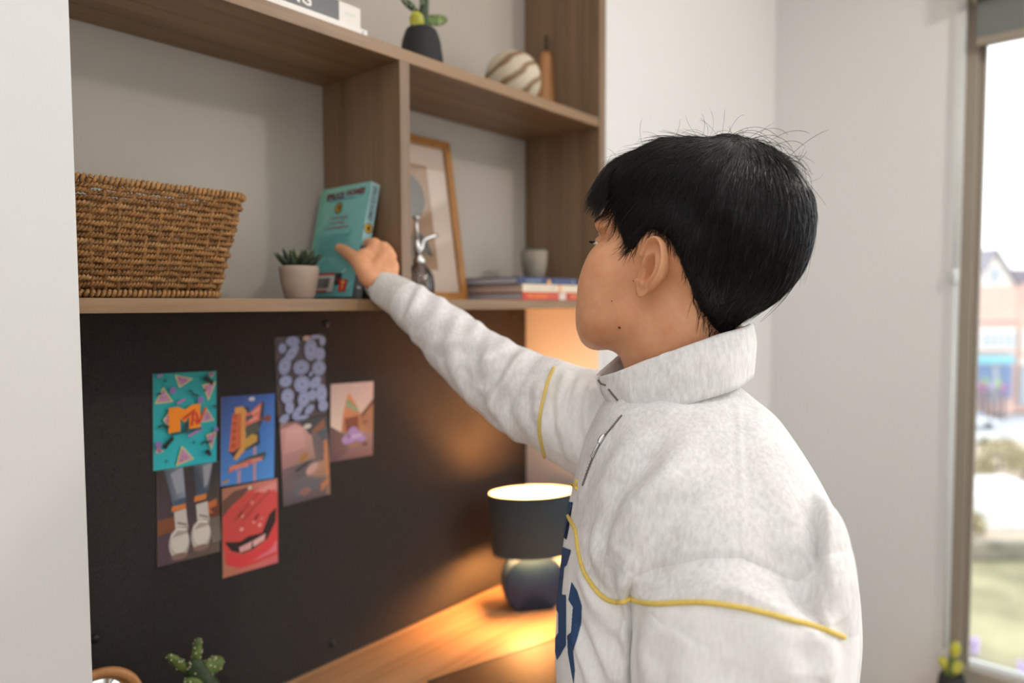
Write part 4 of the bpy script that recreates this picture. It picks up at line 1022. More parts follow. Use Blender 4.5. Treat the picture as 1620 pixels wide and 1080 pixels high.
dg = bpy.context.evaluated_depsgraph_get(); me = bpy.data.meshes.new_from_object(raw.evaluated_get(dg))
old = raw.data; bpy.data.objects.remove(raw); bpy.data.meshes.remove(old)
n = len(me.vertices); co = np.empty(n * 3); me.vertices.foreach_get('co', co); co = co.reshape(-1, 3)
# fine features of the face, displaced in the head frame
Hinv = np.array(HR.inverted()); loc = (co - np.array(HO)) @ Hinv.T; loc[:, :2] /= SC_H
def gauss(c, s): return np.exp(-(((loc - np.array(c)) / np.array(s)) ** 2).sum(1))
# relax the cheeks and jaw
ed = np.empty(len(me.edges) * 2, dtype=np.int64); me.edges.foreach_get('vertices', ed); ed = ed.reshape(-1, 2)
deg = np.bincount(ed.ravel(), minlength=n)[:, None]
wgt = np.clip((.012 - loc[:, 2]) / .02, 0, 1) * np.clip((loc[:, 2] + .20) / .04, 0, 1) * (np.abs(loc[:, 0]) < .2) * (np.abs(loc[:, 1]) < .2)
wgt *= 1 - np.exp(-(((loc - np.array((.095, 0, -.045))) / np.array((.03, .028, .042))) ** 2).sum(1))
wgt = wgt[:, None]
for _ in range(90):
    acc = np.zeros_like(co); np.add.at(acc, ed[:, 0], co[ed[:, 1]]); np.add.at(acc, ed[:, 1], co[ed[:, 0]])
    co += (acc / np.maximum(deg, 1) - co) * .6 * wgt
loc = (co - np.array(HO)) @ Hinv.T; loc[:, :2] /= SC_H
dx = np.zeros(n)
for sgn in (1, -1):
    dx -= .006 * gauss((.085, sgn * .016, .014), (.03, .010, .008))        # inner eye hollow
    dx -= .0022 * gauss((.080, sgn * .032, .0075), (.03, .014, .0016))     # lower lid crease
    dx -= .0025 * gauss((.080, sgn * .030, .0125), (.03, .012, .0016))     # eye slit
    dx -= .0018 * gauss((.080, sgn * .030, .0235), (.03, .016, .0022))     # upper lid crease
    dx -= .002 * gauss((.09, sgn * .006, -.0325), (.02, .003, .002))       # nostril
    dx -= .0015 * gauss((.08, sgn * .023, -.058), (.02, .003, .003))       # mouth corner
dx -= .0030 * gauss((.09, 0, -.0585), (.03, .020, .0014))                  # lip line
dx -= .0020 * gauss((.08, 0, -.079), (.03, .016, .0045)); dx -= .0014 * gauss((.09, 0, -.0385), (.02, .003, .006))
co += dx[:, None] * np.array(HR @ Vector((1, 0, 0)))
me.vertices.foreach_set('co', co.ravel()); me.update()
if not me.materials: me.materials.append(M['skin'])
bvh_b = BVHTree.FromPolygons([tuple(c) for c in co], [tuple(p.vertices) for p in me.polygons])

# ---- ears, modelled as shells with helix, antihelix and concha, joined into the body mesh
def ear(sg):
    fl = math.radians(24)
    eb = Vector((-math.cos(fl), sg * math.sin(fl), 0)); eu = Vector((.06, 0, 1)).normalized(); en = Vector((math.sin(fl), sg * math.cos(fl), 0))
    o = Vector((-.004, sg * .0735, -.001))
    hit = bvh_b.ray_cast(hd(o.x, sg * .14, o.z), HR @ Vector((0, -sg, 0)))
    if hit[0] is not None:
        q = HR.inverted() @ (hit[0] - HO); o.y = q.y / SC_H - sg * .0005
    out = spline([(-.004, .016), (.003, .029), (.013, .0345), (.023, .031), (.030, .020), (.0315, .006), (.027, -.007), (.018, -.018), (.009, -.028), (.001, -.0315), (-.005, -.027), (-.006, -.017), (-.0065, -.006), (-.0045, .005), (-.004, .016)], 61)[:-1]
    cx, cy = .008, -.001
    prof = [(0, -.006), (.18, -.0060), (.32, -.0045), (.42, .000), (.50, .0042), (.60, .0052), (.70, .0036), (.79, .0022), (.86, .0036), (.93, .0062), (.98, .0062), (1.0, .0045), (.99, .0018), (.94, -.001), (.8, -.004), (.55, -.010), (.35, -.013)]
    rings = []
    for rho, h in prof:
        ring = []
        for i, (a, b) in enumerate(out):
            A, B = cx + (a - cx) * rho, cy + (b - cy) * rho
            hh = h
            lobe = max(0, min(1, (-.014 - B) / .008)); hh = hh * (1 - lobe) + lobe * (.0025 if h > -.0005 and rho > .1 or rho > .55 and h > -.003 else min(h, .001))
            if rho > .45 and A < .0005 and -.013 < B < .010 and h > -.001: hh = max(hh * .4, .0012)        # front edge flat to the cheek, tragus
            if .40 < rho < .75 and B > .012 and A > .004: hh -= .0030 * min(1, (B - .012) / .01)            # triangular fossa
            fo = .0105 * max(0, min(1, (A + .004) / .022)) * .0 
            p = o + eb * A + eu * B + en * (hh * 1.35 + .0100 + .12 * max(A, 0))
            ring.append(hd(*p))
        rings.append(ring)
    V, Fc = loft(rings, True)
    if sg < 0: Fc = [tuple(reversed(f)) for f in Fc]
    Vt, Ft = hell(o + eb * -.0045 + eu * -.006 + en * .004, (.0045, .0035, .0055), 12, 8)
    return merge((V, Fc), (Vt, Ft))
V, Fc = merge(ear(1), ear(-1))
em = bpy.data.meshes.new('e'); em.from_pydata([tuple(v) for v in V], [], Fc)
bm = bmesh.new(); bm.from_mesh(em); bmesh.ops.subdivide_edges(bm, edges=bm.edges[:], cuts=1, use_grid_fill=True, smooth=.6) if False else None
bm.to_mesh(em); bm.free()
bm = bmesh.new(); bm.from_mesh(me); bm.from_mesh(em); bmesh.ops.recalc_face_normals(bm, faces=bm.faces[:]); me2 = bpy.data.meshes.new('body'); bm.to_mesh(me2); bm.free()
me2.materials.append(M['skin']); me2.polygons.foreach_set('use_smooth', [True] * len(me2.polygons)); me2.polygons.foreach_set('material_index', np.zeros(len(me2.polygons), dtype=np.int32))
body = bpy.data.objects.new('body', me2); COL.objects.link(body)
def par(o, p=PERS): o.parent = p; o.matrix_parent_inverse = p.matrix_world.inverted(); return o
par(body)
# eyes, brows, lashes, moles
M['eye'] = plain('eye_white', '#e8e2da', .15, noise_amt=.02); M['hairblack'] = plain('black_hair', '#080707', .40, spec=.4, noise_amt=.3, scale=200)
M['mole'] = plain('mole', '#5b3325', .6)
M['iris'] = plain('dark_iris', '#2a1a12', .1)
for sg in (1, -1):
    V, Fc = hell((.0755, sg * .030, .0122), (.0085, .0115, .0034), 20, 14); ey = link('eye', V, Fc, M['eye'], PERS)
    V, Fc = hell((.0822, sg * .029, .0124), (.0026, .0042, .0026), 16, 10); link('iris', V, Fc, M['iris'], ey)
    lash = []
    for k in range(22):
        u = k / 21; y0 = .017 + .028 * u; p0 = Vector((.0855 - .010 * u * u, y0 * sg, .0150 - .0015 * u))
        tip = p0 + Vector((.0065 - .003 * u, sg * (.001 + .006 * u), -.0022 + .001 * math.sin(3 * u)))
        lash.append(tube([hd(*p0), hd(*(p0.lerp(tip, .55) + Vector((0, 0, -.0012)))), hd(*tip)], [.00035, .0003, .0001], 4))
    V, Fc = merge(*lash); tag(link('eyelashes', V, Fc, M['hairblack'], PERS), kind='stuff')
    brow = []
    for k in range(120):
        u = rng.random(); z0 = .0335 + .006 * math.sin(u * 2.4) + rng.uniform(-.0025, .0025)
        y0 = sg * (.012 + .037 * u); hit = bvh_b.ray_cast(hd(.16, y0 * .8, z0), (hd(0, y0, z0) - hd(.16, y0 * .8, z0)).normalized())
        if hit[0] is None: continue
        p0 = hit[0]; d = HR @ Vector((-.4 * u, sg * 1, .35 - .5 * u)); nn = hit[1]
        brow.append(tube([p0 - nn * .0003, p0 + d * .004 + nn * .0008, p0 + d * .008 + nn * .0002], [.0003, .00035, .0001], 4))
    V, Fc = merge(*brow); tag(link('eyebrow', V, Fc, M['hairblack'], PERS), kind='stuff')
for px, py, r in ((980, 518, .0017), (968, 476, .0008), (1002, 444, .0007)):
    h = bvh_b.ray_cast(CAM, ray(px, py).normalized())
    if h[0] is not None:
        V, Fc = ellipsoid(h[0], (r, r, r * .8), None, 10, 8); link('mole', V, Fc, M['mole'], PERS)

# ---- hair: a shaped cap of short sides and long top, covered with combed strands
HC = Vector((-.012, 0, .050))
AZ = [0, 22, 36, 48, 57, 64, 72, 82, 98, 112, 126, 140, 160, 180]
ELB = [13, 11, 5, -12, -27, -30, -14, -7, -17, -38, -50, -57, -60, -61]
TB_ = [.010, .009, .007, .004, .003, .002, .002, .003, .003, .003, .004, .007, .014, .017]
def itp(az, tab): return float(np.interp(abs(az), AZ, tab)) + (2.6 * noise.noise(Vector((az * .16, 1.7, 0))) + 1.6 * noise.noise(Vector((az * .5, 4.7, 0))) if tab is ELB and abs(az) < 150 else 0)
def sstep(a, b, x): t = max(0, min(1, (x - a) / (b - a))); return t * t * (3 - 2 * t)
def thick(az, el):
    eb = itp(az, ELB); s = el - eb; A = abs(az)
    top = .017 + .010 * (1 - sstep(20, 60, A)) * (1 - sstep(22, 48, el)) + .009 * sstep(90, 170, A) * sstep(-10, 30, el) - .005 * sstep(50, 85, el)
    long_from = float(np.interp(A, [0, 45, 70, 90, 110, 130, 150, 180], [2, 2, 14, 16, 6, -16, -34, -42]))    # where the long layer starts over the short sides
    lay = sstep(long_from, long_from + (26 if A < 120 else 34), el)
    base = itp(az, TB_)
    return base + (top - base) * lay + .002 * sstep(0, 10, s)
def cap_pt(az, el, extra=0):
    a, e = math.radians(az), math.radians(el)
    d = Vector((math.cos(e) * math.cos(a), math.cos(e) * math.sin(a), math.sin(e)))
    o = hd(*HC); dw = (hd(*(HC + d)) - o).normalized()
    h = bvh_b.ray_cast(o + dw * .02, dw)
    r = (h[0] - o).length if h[0] is not None else .09
    return o + dw * (r + extra), dw
NA, NE = 120, 46
rings = []
for j in range(NE):
    t = j / (NE - 1); ring = []
    for i in range(NA):
        az = -180 + 360 * i / NA; eb = itp(az, ELB); el = eb + (89 - eb) * t
        k = noise.noise(Vector((az * .06, el * .05, 3))) * .0025 * sstep(0, .3, t)
        p, _ = cap_pt(az, el, thick(az, el) + k if t > 0 else -.003); ring.append(p)
    rings.append(ring)
for _ in range(4):                                   # relax the cap
    rings = [rings[0]] + [[(rings[j][i] * 2 + rings[j][i - 1] + rings[j][(i + 1) % NA] + rings[j - 1][i] + (rings[j + 1][i] if j < NE - 1 else rings[j][(i + NA // 2) % NA])) / 6 for i in range(NA)] for j in range(1, NE)]
capV, capF = loft(rings, True)
bvh_h = BVHTree.FromPolygons(capV, capF)
_v, _f = merge((capV, capF), ([tuple(c) for c in co], [tuple(p.vertices) for p in me.polygons])); bvh_hb = BVHTree.FromPolygons([tuple(v) for v in _v], _f)
# strands: grown from roots on the cap, combed away from the whorl at the crown
crown = cap_pt(150, 62)[0]
Hup = HR @ Vector((0, 0, 1)); Hfw = HR @ Vector((1, 0, 0)); Hlf = HR @ Vector((0, 1, 0))
rh = random.Random(11); strands = []
def hsamp():
    az = rh.uniform(-180, 180); eb = itp(az, ELB); s = rh.random(); el = eb + 1 + (88 - eb) * (1 - math.sqrt(1 - s * .995)) if False else eb + 1 + (87 - eb) * rh.random() ** 1.15
    return az, el
NS = 15000
for k in range(NS):
    az, el = hsamp()
    if az < -20 and rh.random() < .45: continue
    p, dw = cap_pt(az, el, thick(az, el))
    A = abs(az); longh = sstep(-6, 14, el - float(np.interp(A, [0, 45, 70, 90, 110, 130, 150, 180], [2, 2, 14, 16, 6, -16, -34, -42])))
    L = (.010 + .012 * rh.random()) * (1 - longh) + (.035 + .045 * rh.random()) * longh
    away = (p - crown); up_n = dw
    frontness = max(0, math.cos(math.radians(az)))
    d = away.normalized() * .7 - Hup * (.75 - .2 * frontness) + Hfw * (.55 * frontness - .15 * (1 - longh) + .1)
    d += Vector((rh.gauss(0, 1), rh.gauss(0, 1), rh.gauss(0, 1))) * (.16 + .10 * (1 - longh))
    n_ = 4 if L < .025 else 7; st_ = L / n_; pts = [p - dw * .002]; q = p.copy(); lift = rh.uniform(.0, .0022) + (.003 * rh.random() if rh.random() < .08 else 0)
    wv = rh.uniform(-.25, .25); fly = rh.random() < .02
    for i in range(n_):
        h = bvh_hb.find_nearest(q)
        nn = h[1]
        if nn.dot(q - hd(*HC)) < 0: nn = -nn
        d = (d - nn * d.dot(nn)).normalized() + Vector((rh.gauss(0, .05), rh.gauss(0, .05), rh.gauss(0, .05))) + d.cross(nn) * wv * .2
        d = d.normalized(); q = q + d * st_
        h = bvh_hb.find_nearest(q)
        q = h[0] + nn * (lift * (i + 1) / n_ + (.009 * ((i + 1) / n_) ** 2 if fly else 0))
        d = (d - Hup * .10).normalized()
        pts.append(q.copy())
    r0 = rh.uniform(.00028, .0005) * (1 if longh > .4 else .72)
    strands.append((pts, [r0 * .8] + [r0 * (1 - .75 * i / (n_ - 1)) for i in range(n_)]))
# fringe locks hanging free over the forehead
for k in range(4200):
    az = rh.uniform(-46, 36)
    eb = itp(az, ELB); el = eb + rh.uniform(2, 30); p, dw = cap_pt(az, el, thick(az, el) * rh.uniform(.55, 1.05))
    lock = math.floor(az / 6.5); lr = random.Random(lock + 99); L = lr.uniform(.026, .060) * rh.uniform(.8, 1.05) * (1 - .5 * sstep(4, 36, az))
    d = (HR @ Vector((.42, .22 + lr.uniform(-.25, .25), -.5))).normalized(); q = p.copy(); pts = [q.copy()]
    tgt = HR @ Vector((-.12 + lr.uniform(-.1, .2), .12 + lr.uniform(-.25, .3), -1))
    for i in range(8):
        q = q + d * L / 8; pts.append(q.copy()); d = (d + tgt * .42 + Vector((rh.gauss(0, .05), rh.gauss(0, .05), rh.gauss(0, .05)))).normalized()
    r0 = rh.uniform(.0003, .0005); strands.append((pts, [r0 * (1 - .8 * i / 8) for i in range(9)]))
# loose arcs of hair lifting at the crown
for k in range(46):
    az, el = rh.uniform(120, 185), rh.uniform(38, 78); p, dw = cap_pt(az, el, thick(az, el) - .001)
    t_ = (HR @ Vector((rh.uniform(-1, -.2), rh.gauss(0, .4), rh.uniform(-.1, .5)))); q = p.copy(); pts = [q.copy()]; L = rh.uniform(.03, .06); d = (t_.normalized() + dw * .25).normalized()
    for i in range(10): q = q + d * L / 10; pts.append(q.copy()); d = (d - dw * .11 - Hup * .06).normalized()
    strands.append((pts, [.00022] * 10 + [.00008]))
# stray hairs
for k in range(75):
    az = rh.uniform(-180, 180); el = rh.uniform(25, 85); p, dw = cap_pt(az, el, thick(az, el))
    d = (dw * .38 + Vector((rh.gauss(0, .6), rh.gauss(0, .6), rh.gauss(0, .4)))).normalized(); q = p.copy(); pts = [q.copy()]; L = rh.uniform(.015, .045)
    ax = Vector((rh.gauss(0, 1), rh.gauss(0, 1), rh.gauss(0, 1))).normalized()
    for i in range(8): q = q + d * L / 8; pts.append(q.copy()); d = (d + ax.cross(d) * .22 - Hup * .06).normalized()
    strands.append((pts, [.00014] * 8 + [.00005]))
SV, SF = [], []
for pts, rad in strands:
    n0 = len(SV)
    for i, (p, r) in enumerate(zip(pts, rad)):
        t = (pts[min(i + 1, len(pts) - 1)] - pts[max(i - 1, 0)])
        a = t.cross(Vector((.31, .52, .79))); a = a.normalized() if a.length > 1e-9 else Vector((1, 0, 0)); b_ = t.cross(a).normalized()
        SV.append(p + a * r); SV.append(p - a * r * .5 + b_ * r * .87); SV.append(p - a * r * .5 - b_ * r * .87)
    for i in range(len(pts) - 1):
        o = n0 + i * 3
        for j in range(3): SF.append((o + j, o + (j + 1) % 3, o + 3 + (j + 1) % 3, o + 3 + j))
V, Fc = merge((capV, capF), (SV, SF))
M['strand'] = plain('black_hair_strands', '#0b0a0a', .30, spec=.42, noise_amt=.4, scale=90)
fm = np.ones(len(Fc), dtype=np.int32); fm[:len(capF)] = 0
hair = tag(link('hair', V, Fc, None, PERS, mats=[M['hairblack'], M['strand']], fmat=fm), kind='stuff')

# ---- clothing
PSW = thing('tmp', 'x', 'x', PERS.location)          # grouping node for the sweatshirt: a part of the person
PSW.name = 'sweatshirt'; del PSW['label']; del PSW['category']; par(PSW)
def sring(c, a, b, n, ex=2.25, ax=None, bx_=None):
    ax = ax or LFT; bx_ = bx_ or DEP; out = []
    for k in range(n):
        t = 2 * math.pi * k / n; ct, st = math.cos(t), math.sin(t)
        out.append(c + ax * (a * math.copysign(abs(ct) ** (2 / ex), ct)) + bx_ * (b * math.copysign(abs(st) ** (2 / ex), st)))
    return out
class Cloth:
    def __init__(s, rings, close=False):
        s.nr, s.nc = len(rings), len(rings[0]); s.V, s.F = loft(rings, close); s.refresh()
    def refresh(s):
        s.bvh = BVHTree.FromPolygons(s.V, s.F)
    def normals(s):
        co = np.array([tuple(v) for v in s.V]); f = np.array([q if len(q) == 4 else (q[0], q[1], q[2], q[2]) for q in s.F])
        nf = np.cross(co[f[:, 2]] - co[f[:, 0]], co[f[:, 3]] - co[f[:, 1]]); nv = np.zeros_like(co)
        for k in range(4): np.add.at(nv, f[:, k], nf)
        return nv / (np.linalg.norm(nv, axis=1, keepdims=True) + 1e-12)
    def hit(s, px, py):
        h = s.bvh.ray_cast(CAM, ray(px, py).normalized())
        if h[0] is not None: return h[0], h[1]
        q = CAM + ray(px, py) * .8; h = s.bvh.find_nearest(q); return h[0], h[1]
    def lumps(s, amp, scale, seed=0):
        nv = s.normals()
        s.V = [v + Vector(n) * (noise.noise(Vector(v) * scale + Vector((seed, 0, 0))) * amp + noise.noise(Vector(v) * scale * 2.3 + Vector((seed, 5, 0))) * amp * .4) for v, n in zip(s.V, nv)]; s.refresh()
    def crease(s, lst):
        nv = s.normals(); disp = np.zeros(len(s.V)); kd = KDTree(len(s.V))
        for i, v in enumerate(s.V): kd.insert(v, i)
        kd.balance()
        for pts, w, amp in lst:
            c = spline(pts, max(12, len(pts) * 10)); hp = [s.hit(*q)[0] for q in c]; L = len(hp); best = {}
            for k, q in enumerate(hp):
                fade = math.sin(math.pi * min(1, max(0, (k + .6) / L))) ** .5
                for co, i, d in kd.find_range(q, w * 3.4):
                    val = -math.exp(-(d / w) ** 2) + .55 * math.exp(-((d - 1.9 * w) / (.9 * w)) ** 2)
                    if i not in best or d < best[i][0]: best[i] = (d, val * fade)
            for i, (d, v) in best.items(): disp[i] += v * amp * 1.5
        s.V = [v + Vector(n) * float(x) for v, n, x in zip(s.V, nv, disp)]; s.refresh()
    def build(s, name, mats, fm, parent): return link(name, s.V, s.F, None, parent, mats=mats, fmat=fm)

def inpoly(x, y, poly):
    r = False; n = len(poly)
    for i in range(n):
        x0, y0 = poly[i]; x1, y1 = poly[i - 1]
        if (y0 > y) != (y1 > y) and x < (x1 - x0) * (y - y0) / (y1 - y0) + x0: r = not r
    return r

# torso: measured outlines at half-depth, with real depth b
TOR = [(600, 1000, 1158, .054), (612, 982, 1172, .064), (628, 962, 1190, .080), (655, 944, 1218, .112), (700, 925, 1246, .152), (750, 911, 1272, .183), (800, 900, 1296, .197), (850, 889, 1316, .190), (900, 881, 1329, .176),
       (950, 877, 1335, .166), (1010, 874, 1333, .16), (1080, 873, 1324, .16), (1180, 878, 1318, .165), (1280, 890, 1320, .16), (1325, 905, 1302, .15)]
NC, NRW = 260, 250
rings = []
for y, xl, xr, b_ in spline(TOR, NRW):
    c = P((xl + xr) / 2, y, .80); a = (xr - xl) / 2 * .80 / FPX * .97
    rings.append(list(reversed(sring(c, a, b_, NC))))
torso = Cloth(rings)
torso.lumps(.0035, 11, 3)
torso.crease([
    ([(1308, 835), (1322, 880), (1328, 930), (1326, 985)], .007, .007),
    ([(1168, 640), (1173, 720), (1176, 800), (1172, 868)], .0028, .0011),
    ([(1003, 905), (988, 930), (993, 955)], .010, .006), ([(1075, 745), (1025, 790), (1000, 850), (990, 905)], .016, .0055), ([(1005, 770), (975, 830), (962, 900)], .013, .004),
    ([(965, 790), (940, 850), (945, 905)], .010, .003), ([(1250, 720), (1290, 800), (1318, 880)], .014, .003), ([(1215, 690), (1250, 780), (1300, 930)], .02, .004),
    ([(1100, 690), (1060, 740), (1020, 800)], .014, .003), ([(915, 905), (945, 960), (985, 1020)], .010, .004), ([(925, 960), (955, 1030), (975, 1080)], .011, .004),
    ([(905, 1000), (925, 1050), (940, 1100)], .009, .003), ([(1000, 960), (995, 1010), (1000, 1080)], .009, .004),
    ([(985, 652), (1040, 636), (1110, 616), (1178, 604)], .0022, .0010), ([(955, 700), (930, 745), (915, 790)], .006, .0022), ([(1000, 690), (970, 740), (935, 800)], .012, .0025)])
WHITE = [(840, 740), (893, 752), (914, 774), (911, 800), (903, 817), (912, 838), (916, 870), (925, 905), (945, 935), (965, 950), (985, 951), (1000, 944), (1012, 1110), (840, 1110)]
fm = []
TC = P(1112, 900, .80)
for q in torso.F:
    c = sum((torso.V[i] for i in q), Vector()) / len(q); x, y, d = proj(c); rel = c - TC; al = math.degrees(math.atan2(abs(rel.dot(DEP)), rel.dot(LFT)))
    if rel.dot(DEP) < .05 and al < 100: fm.append(1 if inpoly(x, y, WHITE) or (y >= 1100 and al < 95) else 0)
    else: fm.append(1 if al < 105 and c.z < Z(-.245 - .09 * min(1, al / 75)) else 0)
torso_fm = fm

# sleeves: rings about a measured axis
def sleeve(path, n, nc, up=None):
    """path rows: px, py, depth, half width across, half depth"""
    rows = spline(path, n); cs = [P(r[0], r[1], r[2]) for r in rows]; rings = []
    for i, (c, r) in enumerate(zip(cs, rows)):
        t = (cs[min(i + 1, n - 1)] - cs[max(i - 1, 0)]).normalized()
        v = (c - CAM).normalized(); v = (v - t * v.dot(t)).normalized(); s_ = t.cross(v).normalized()
        rings.append([c + s_ * (r[3] * math.cos(2 * math.pi * k / nc)) + v * (r[4] * math.sin(2 * math.pi * k / nc)) for k in range(nc)])
    return Cloth(rings)
RS = [(985, 690, .925, .080, .080), (940, 670, .942, .074, .074), (900, 656, .957, .067, .068), (862, 638, .975, .062, .064), (838, 628, .987, .060, .060), (806, 608, 1.004, .0585, .056), (772, 586, 1.022, .0545, .053), (732, 552, 1.044, .0485, .049), (690, 517, 1.066, .0425, .044), (660, 491, 1.080, .0365, .038), (642, 476, 1.088, .0315, .034), (632, 468, 1.092, .0270, .030)]
rs = sleeve(RS, 200, 150)
rs.lumps(.0035, 16, 9)
rs.crease([([(828, 556), (805, 590), (775, 650)], .010, .006), ([(800, 533), (785, 560), (740, 590)], .011, .004), ([(780, 520), (770, 560), (778, 610)], .009, .003), ([(760, 508), (735, 535), (690, 545)], .010, .003),
           ([(700, 466), (690, 500), (650, 540)], .010, .003), ([(668, 452), (655, 480), (640, 515)], .007, .003), ([(895, 590), (885, 640), (900, 725)], .007, .004), ([(915, 600), (905, 650), (915, 730)], .007, .004),
           ([(932, 610), (925, 660), (935, 710)], .007, .004), ([(858, 600), (850, 640), (862, 690)], .008, .003), ([(720, 490), (715, 530), (700, 575)], .012, .0025), ([(820, 700), (790, 660), (770, 610)], .011, .0035), ([(745, 640), (720, 590), (718, 550)], .011, .003)])
RP = [(876, 582), (866, 605), (858, 635), (854, 662), (855, 690), (862, 722)]
pc_ = [rs.hit(*q)[0] for q in spline(RP, 24)]
ctr = P(866, 645, .973); axd = (P(772, 586, 1.022) - P(900, 656, .957)).normalized()
fm = [1 if (sum((rs.V[i] for i in q), Vector()) / len(q) - ctr).dot(axd) < 0 else 0 for q in rs.F]
# the strip on the far upper arm is paler; its edge follows the piping
pk = KDTree(len(pc_))
for i, q in enumerate(pc_): pk.insert(q, i)
pk.balance()
for k, q in enumerate(rs.F):
    c = sum((rs.V[i] for i in q), Vector()) / len(q); near = pk.find(c)
    if near[2] < .05: fm[k] = 1 if (c - near[0]).dot(axd) < 0 else 0
rs.build('sleeve', [M['grey'], M['white']], fm, PSW)
LS = [(1158, 765, .705, .045, .030), (1160, 793, .684, .074, .040), (1164, 830, .667, .094, .060), (1166, 865, .663, .099, .073), (1168, 905, .659, .1015, .083), (1168, 950, .656, .1015, .088), (1168, 1010, .65, .099, .088), (1165, 1080, .645, .0965, .086), (1164, 1180, .64, .090, .080), (1142, 1310, .635, .076, .068), (1118, 1420, .63, .056, .052), (1108, 1460, .63, .044, .042)]
ls = sleeve(LS, 220, 170)
ls.lumps(.003, 11, 5)
ls.crease([([(1300, 1000), (1310, 1040), (1300, 1080)], .012, .004), ([(1040, 980), (1020, 1030), (1025, 1090)], .014, .004), ([(1240, 985), (1235, 1030), (1245, 1080)], .02, .003), ([(1275, 900), (1290, 940), (1295, 985)], .008, .0025), ([(1090, 1010), (1075, 1060), (1085, 1110)], .02, .003)])
# armhole seam: above it the shoulder panel covers the sleeve, below it the sleeve comes out from under the panel's edge
SEAM = [(985, 925), (1003, 906), (1040, 893), (1120, 877), (1172, 877), (1230, 903), (1290, 944), (1330, 986), (1350, 1010)]
def seam_s(v):
    x, y, d = proj(v); return x, y - float(np.interp(x, [p[0] for p in SEAM], [p[1] for p in SEAM])), d
tb0 = torso.bvh; newV = []
for v in torso.V:
    x, s_, d = seam_s(v); w = sstep(985, 1003, x) * (1 - sstep(1280, 1316, x))
    if d < .74 and s_ > -6 and w > 0:
        dirv = (v - CAM).normalized(); v = v + dirv * (w * (.0012 * sstep(-6, 0, s_) + .022 * sstep(1, 45, s_)))
    newV.append(v)
newS = []
for v in ls.V:
    x, s_, d = seam_s(v)
    if d < .70 and s_ < 70 and 985 < x < 1345:
        dirv = (v - CAM).normalized(); h = tb0.ray_cast(CAM, dirv)
        if h[0] is not None:
            own = (v - CAM).length; ref = (h[0] - CAM).length
            if s_ <= 0: tgt = max(own, ref + .0022 + .012 * sstep(0, 50, -s_))
            else: tgt = (ref + .0022) + (min(own, ref + .02) - (ref + .0022)) * sstep(0, 60, s_)
            tgt = min(tgt, own + .035); wx = sstep(985, 1006, x) * (1 - sstep(1280, 1316, x)); v = CAM + dirv * (own + (tgt - own) * wx)
    newS.append(v)
torso.V = newV; torso.refresh(); ls.V = newS; ls.refresh()
LP_ = [(990, 940), (1006, 950), (1035, 955), (1080, 953), (1120, 953), (1180, 962), (1240, 977), (1290, 992), (1334, 1007)]
def ypip(x): return float(np.interp(x, [p[0] for p in LP_], [p[1] for p in LP_]))
fm = []
for q in ls.F:
    c = sum((ls.V[i] for i in q), Vector()) / len(q); x, y, d = proj(c)
    dm = proj(P(1168, 955, .656))[2]
    ys = 540 + (y - 540) * (d / .60)                 # the far half of the sleeve carries the same band
    fm.append(1 if (y if d < .66 else ys) > ypip(x) else 0)
ls.build('sleeve', [M['grey'], M['white']], fm, PSW)
torso.build('torso_panel', [M['grey'], M['white']], torso_fm, PSW)
# ribbed cuffs
def ribbed(path, n, nc, ribs):
    c = sleeve(path, n, nc); nv = c.normals()
    c.V = [v + Vector(nn) * (.0007 * math.cos(2 * math.pi * ribs * (i % nc) / nc) if i < n * nc else 0) for i, (v, nn) in enumerate(zip(c.V, nv))]
    return c
cf = ribbed([(640, 475, 1.0885, .0290, .031), (634, 471, 1.090, .0302, .032), (622, 464, 1.094, .0290, .030), (610, 457, 1.097, .0272, .029), (604, 453, 1.099, .0262, .028), (602, 452, 1.0995, .0245, .026), (606, 454, 1.098, .0235, .025), (615, 460, 1.096, .0235, .025)], 60, 200, 50)
cf.build('cuff', [M['rib']], None, PSW)
cf = ribbed([(1109, 1452, .63, .045, .043), (1108, 1466, .63, .043, .041), (1104, 1520, .63, .038, .036), (1104, 1522, .63, .035, .033), (1106, 1500, .63, .034, .032)], 40, 200, 50)
cf.build('cuff', [M['rib']], None, PSW)
hemc = [(1318, 903, 1304, .150), (1335, 910, 1298, .147), (1400, 915, 1292, .142), (1405, 925, 1282, .136), (1380, 925, 1282, .135)]
hem = Cloth([list(reversed(sring(P((xl + xr) / 2, y, .80), (xr - xl) / 2 * .8 / FPX, b_, 320))) for y, xl, xr, b_ in spline(hemc, 30)]); nv = hem.normals()
hem.V = [v + Vector(nn) * .0008 * math.cos(2 * math.pi * 110 * (i % 320) / 320) if i < 30 * 320 else v for i, (v, nn) in enumerate(zip(hem.V, nv))]
hem.build('hem', [M['rib']], None, PSW)

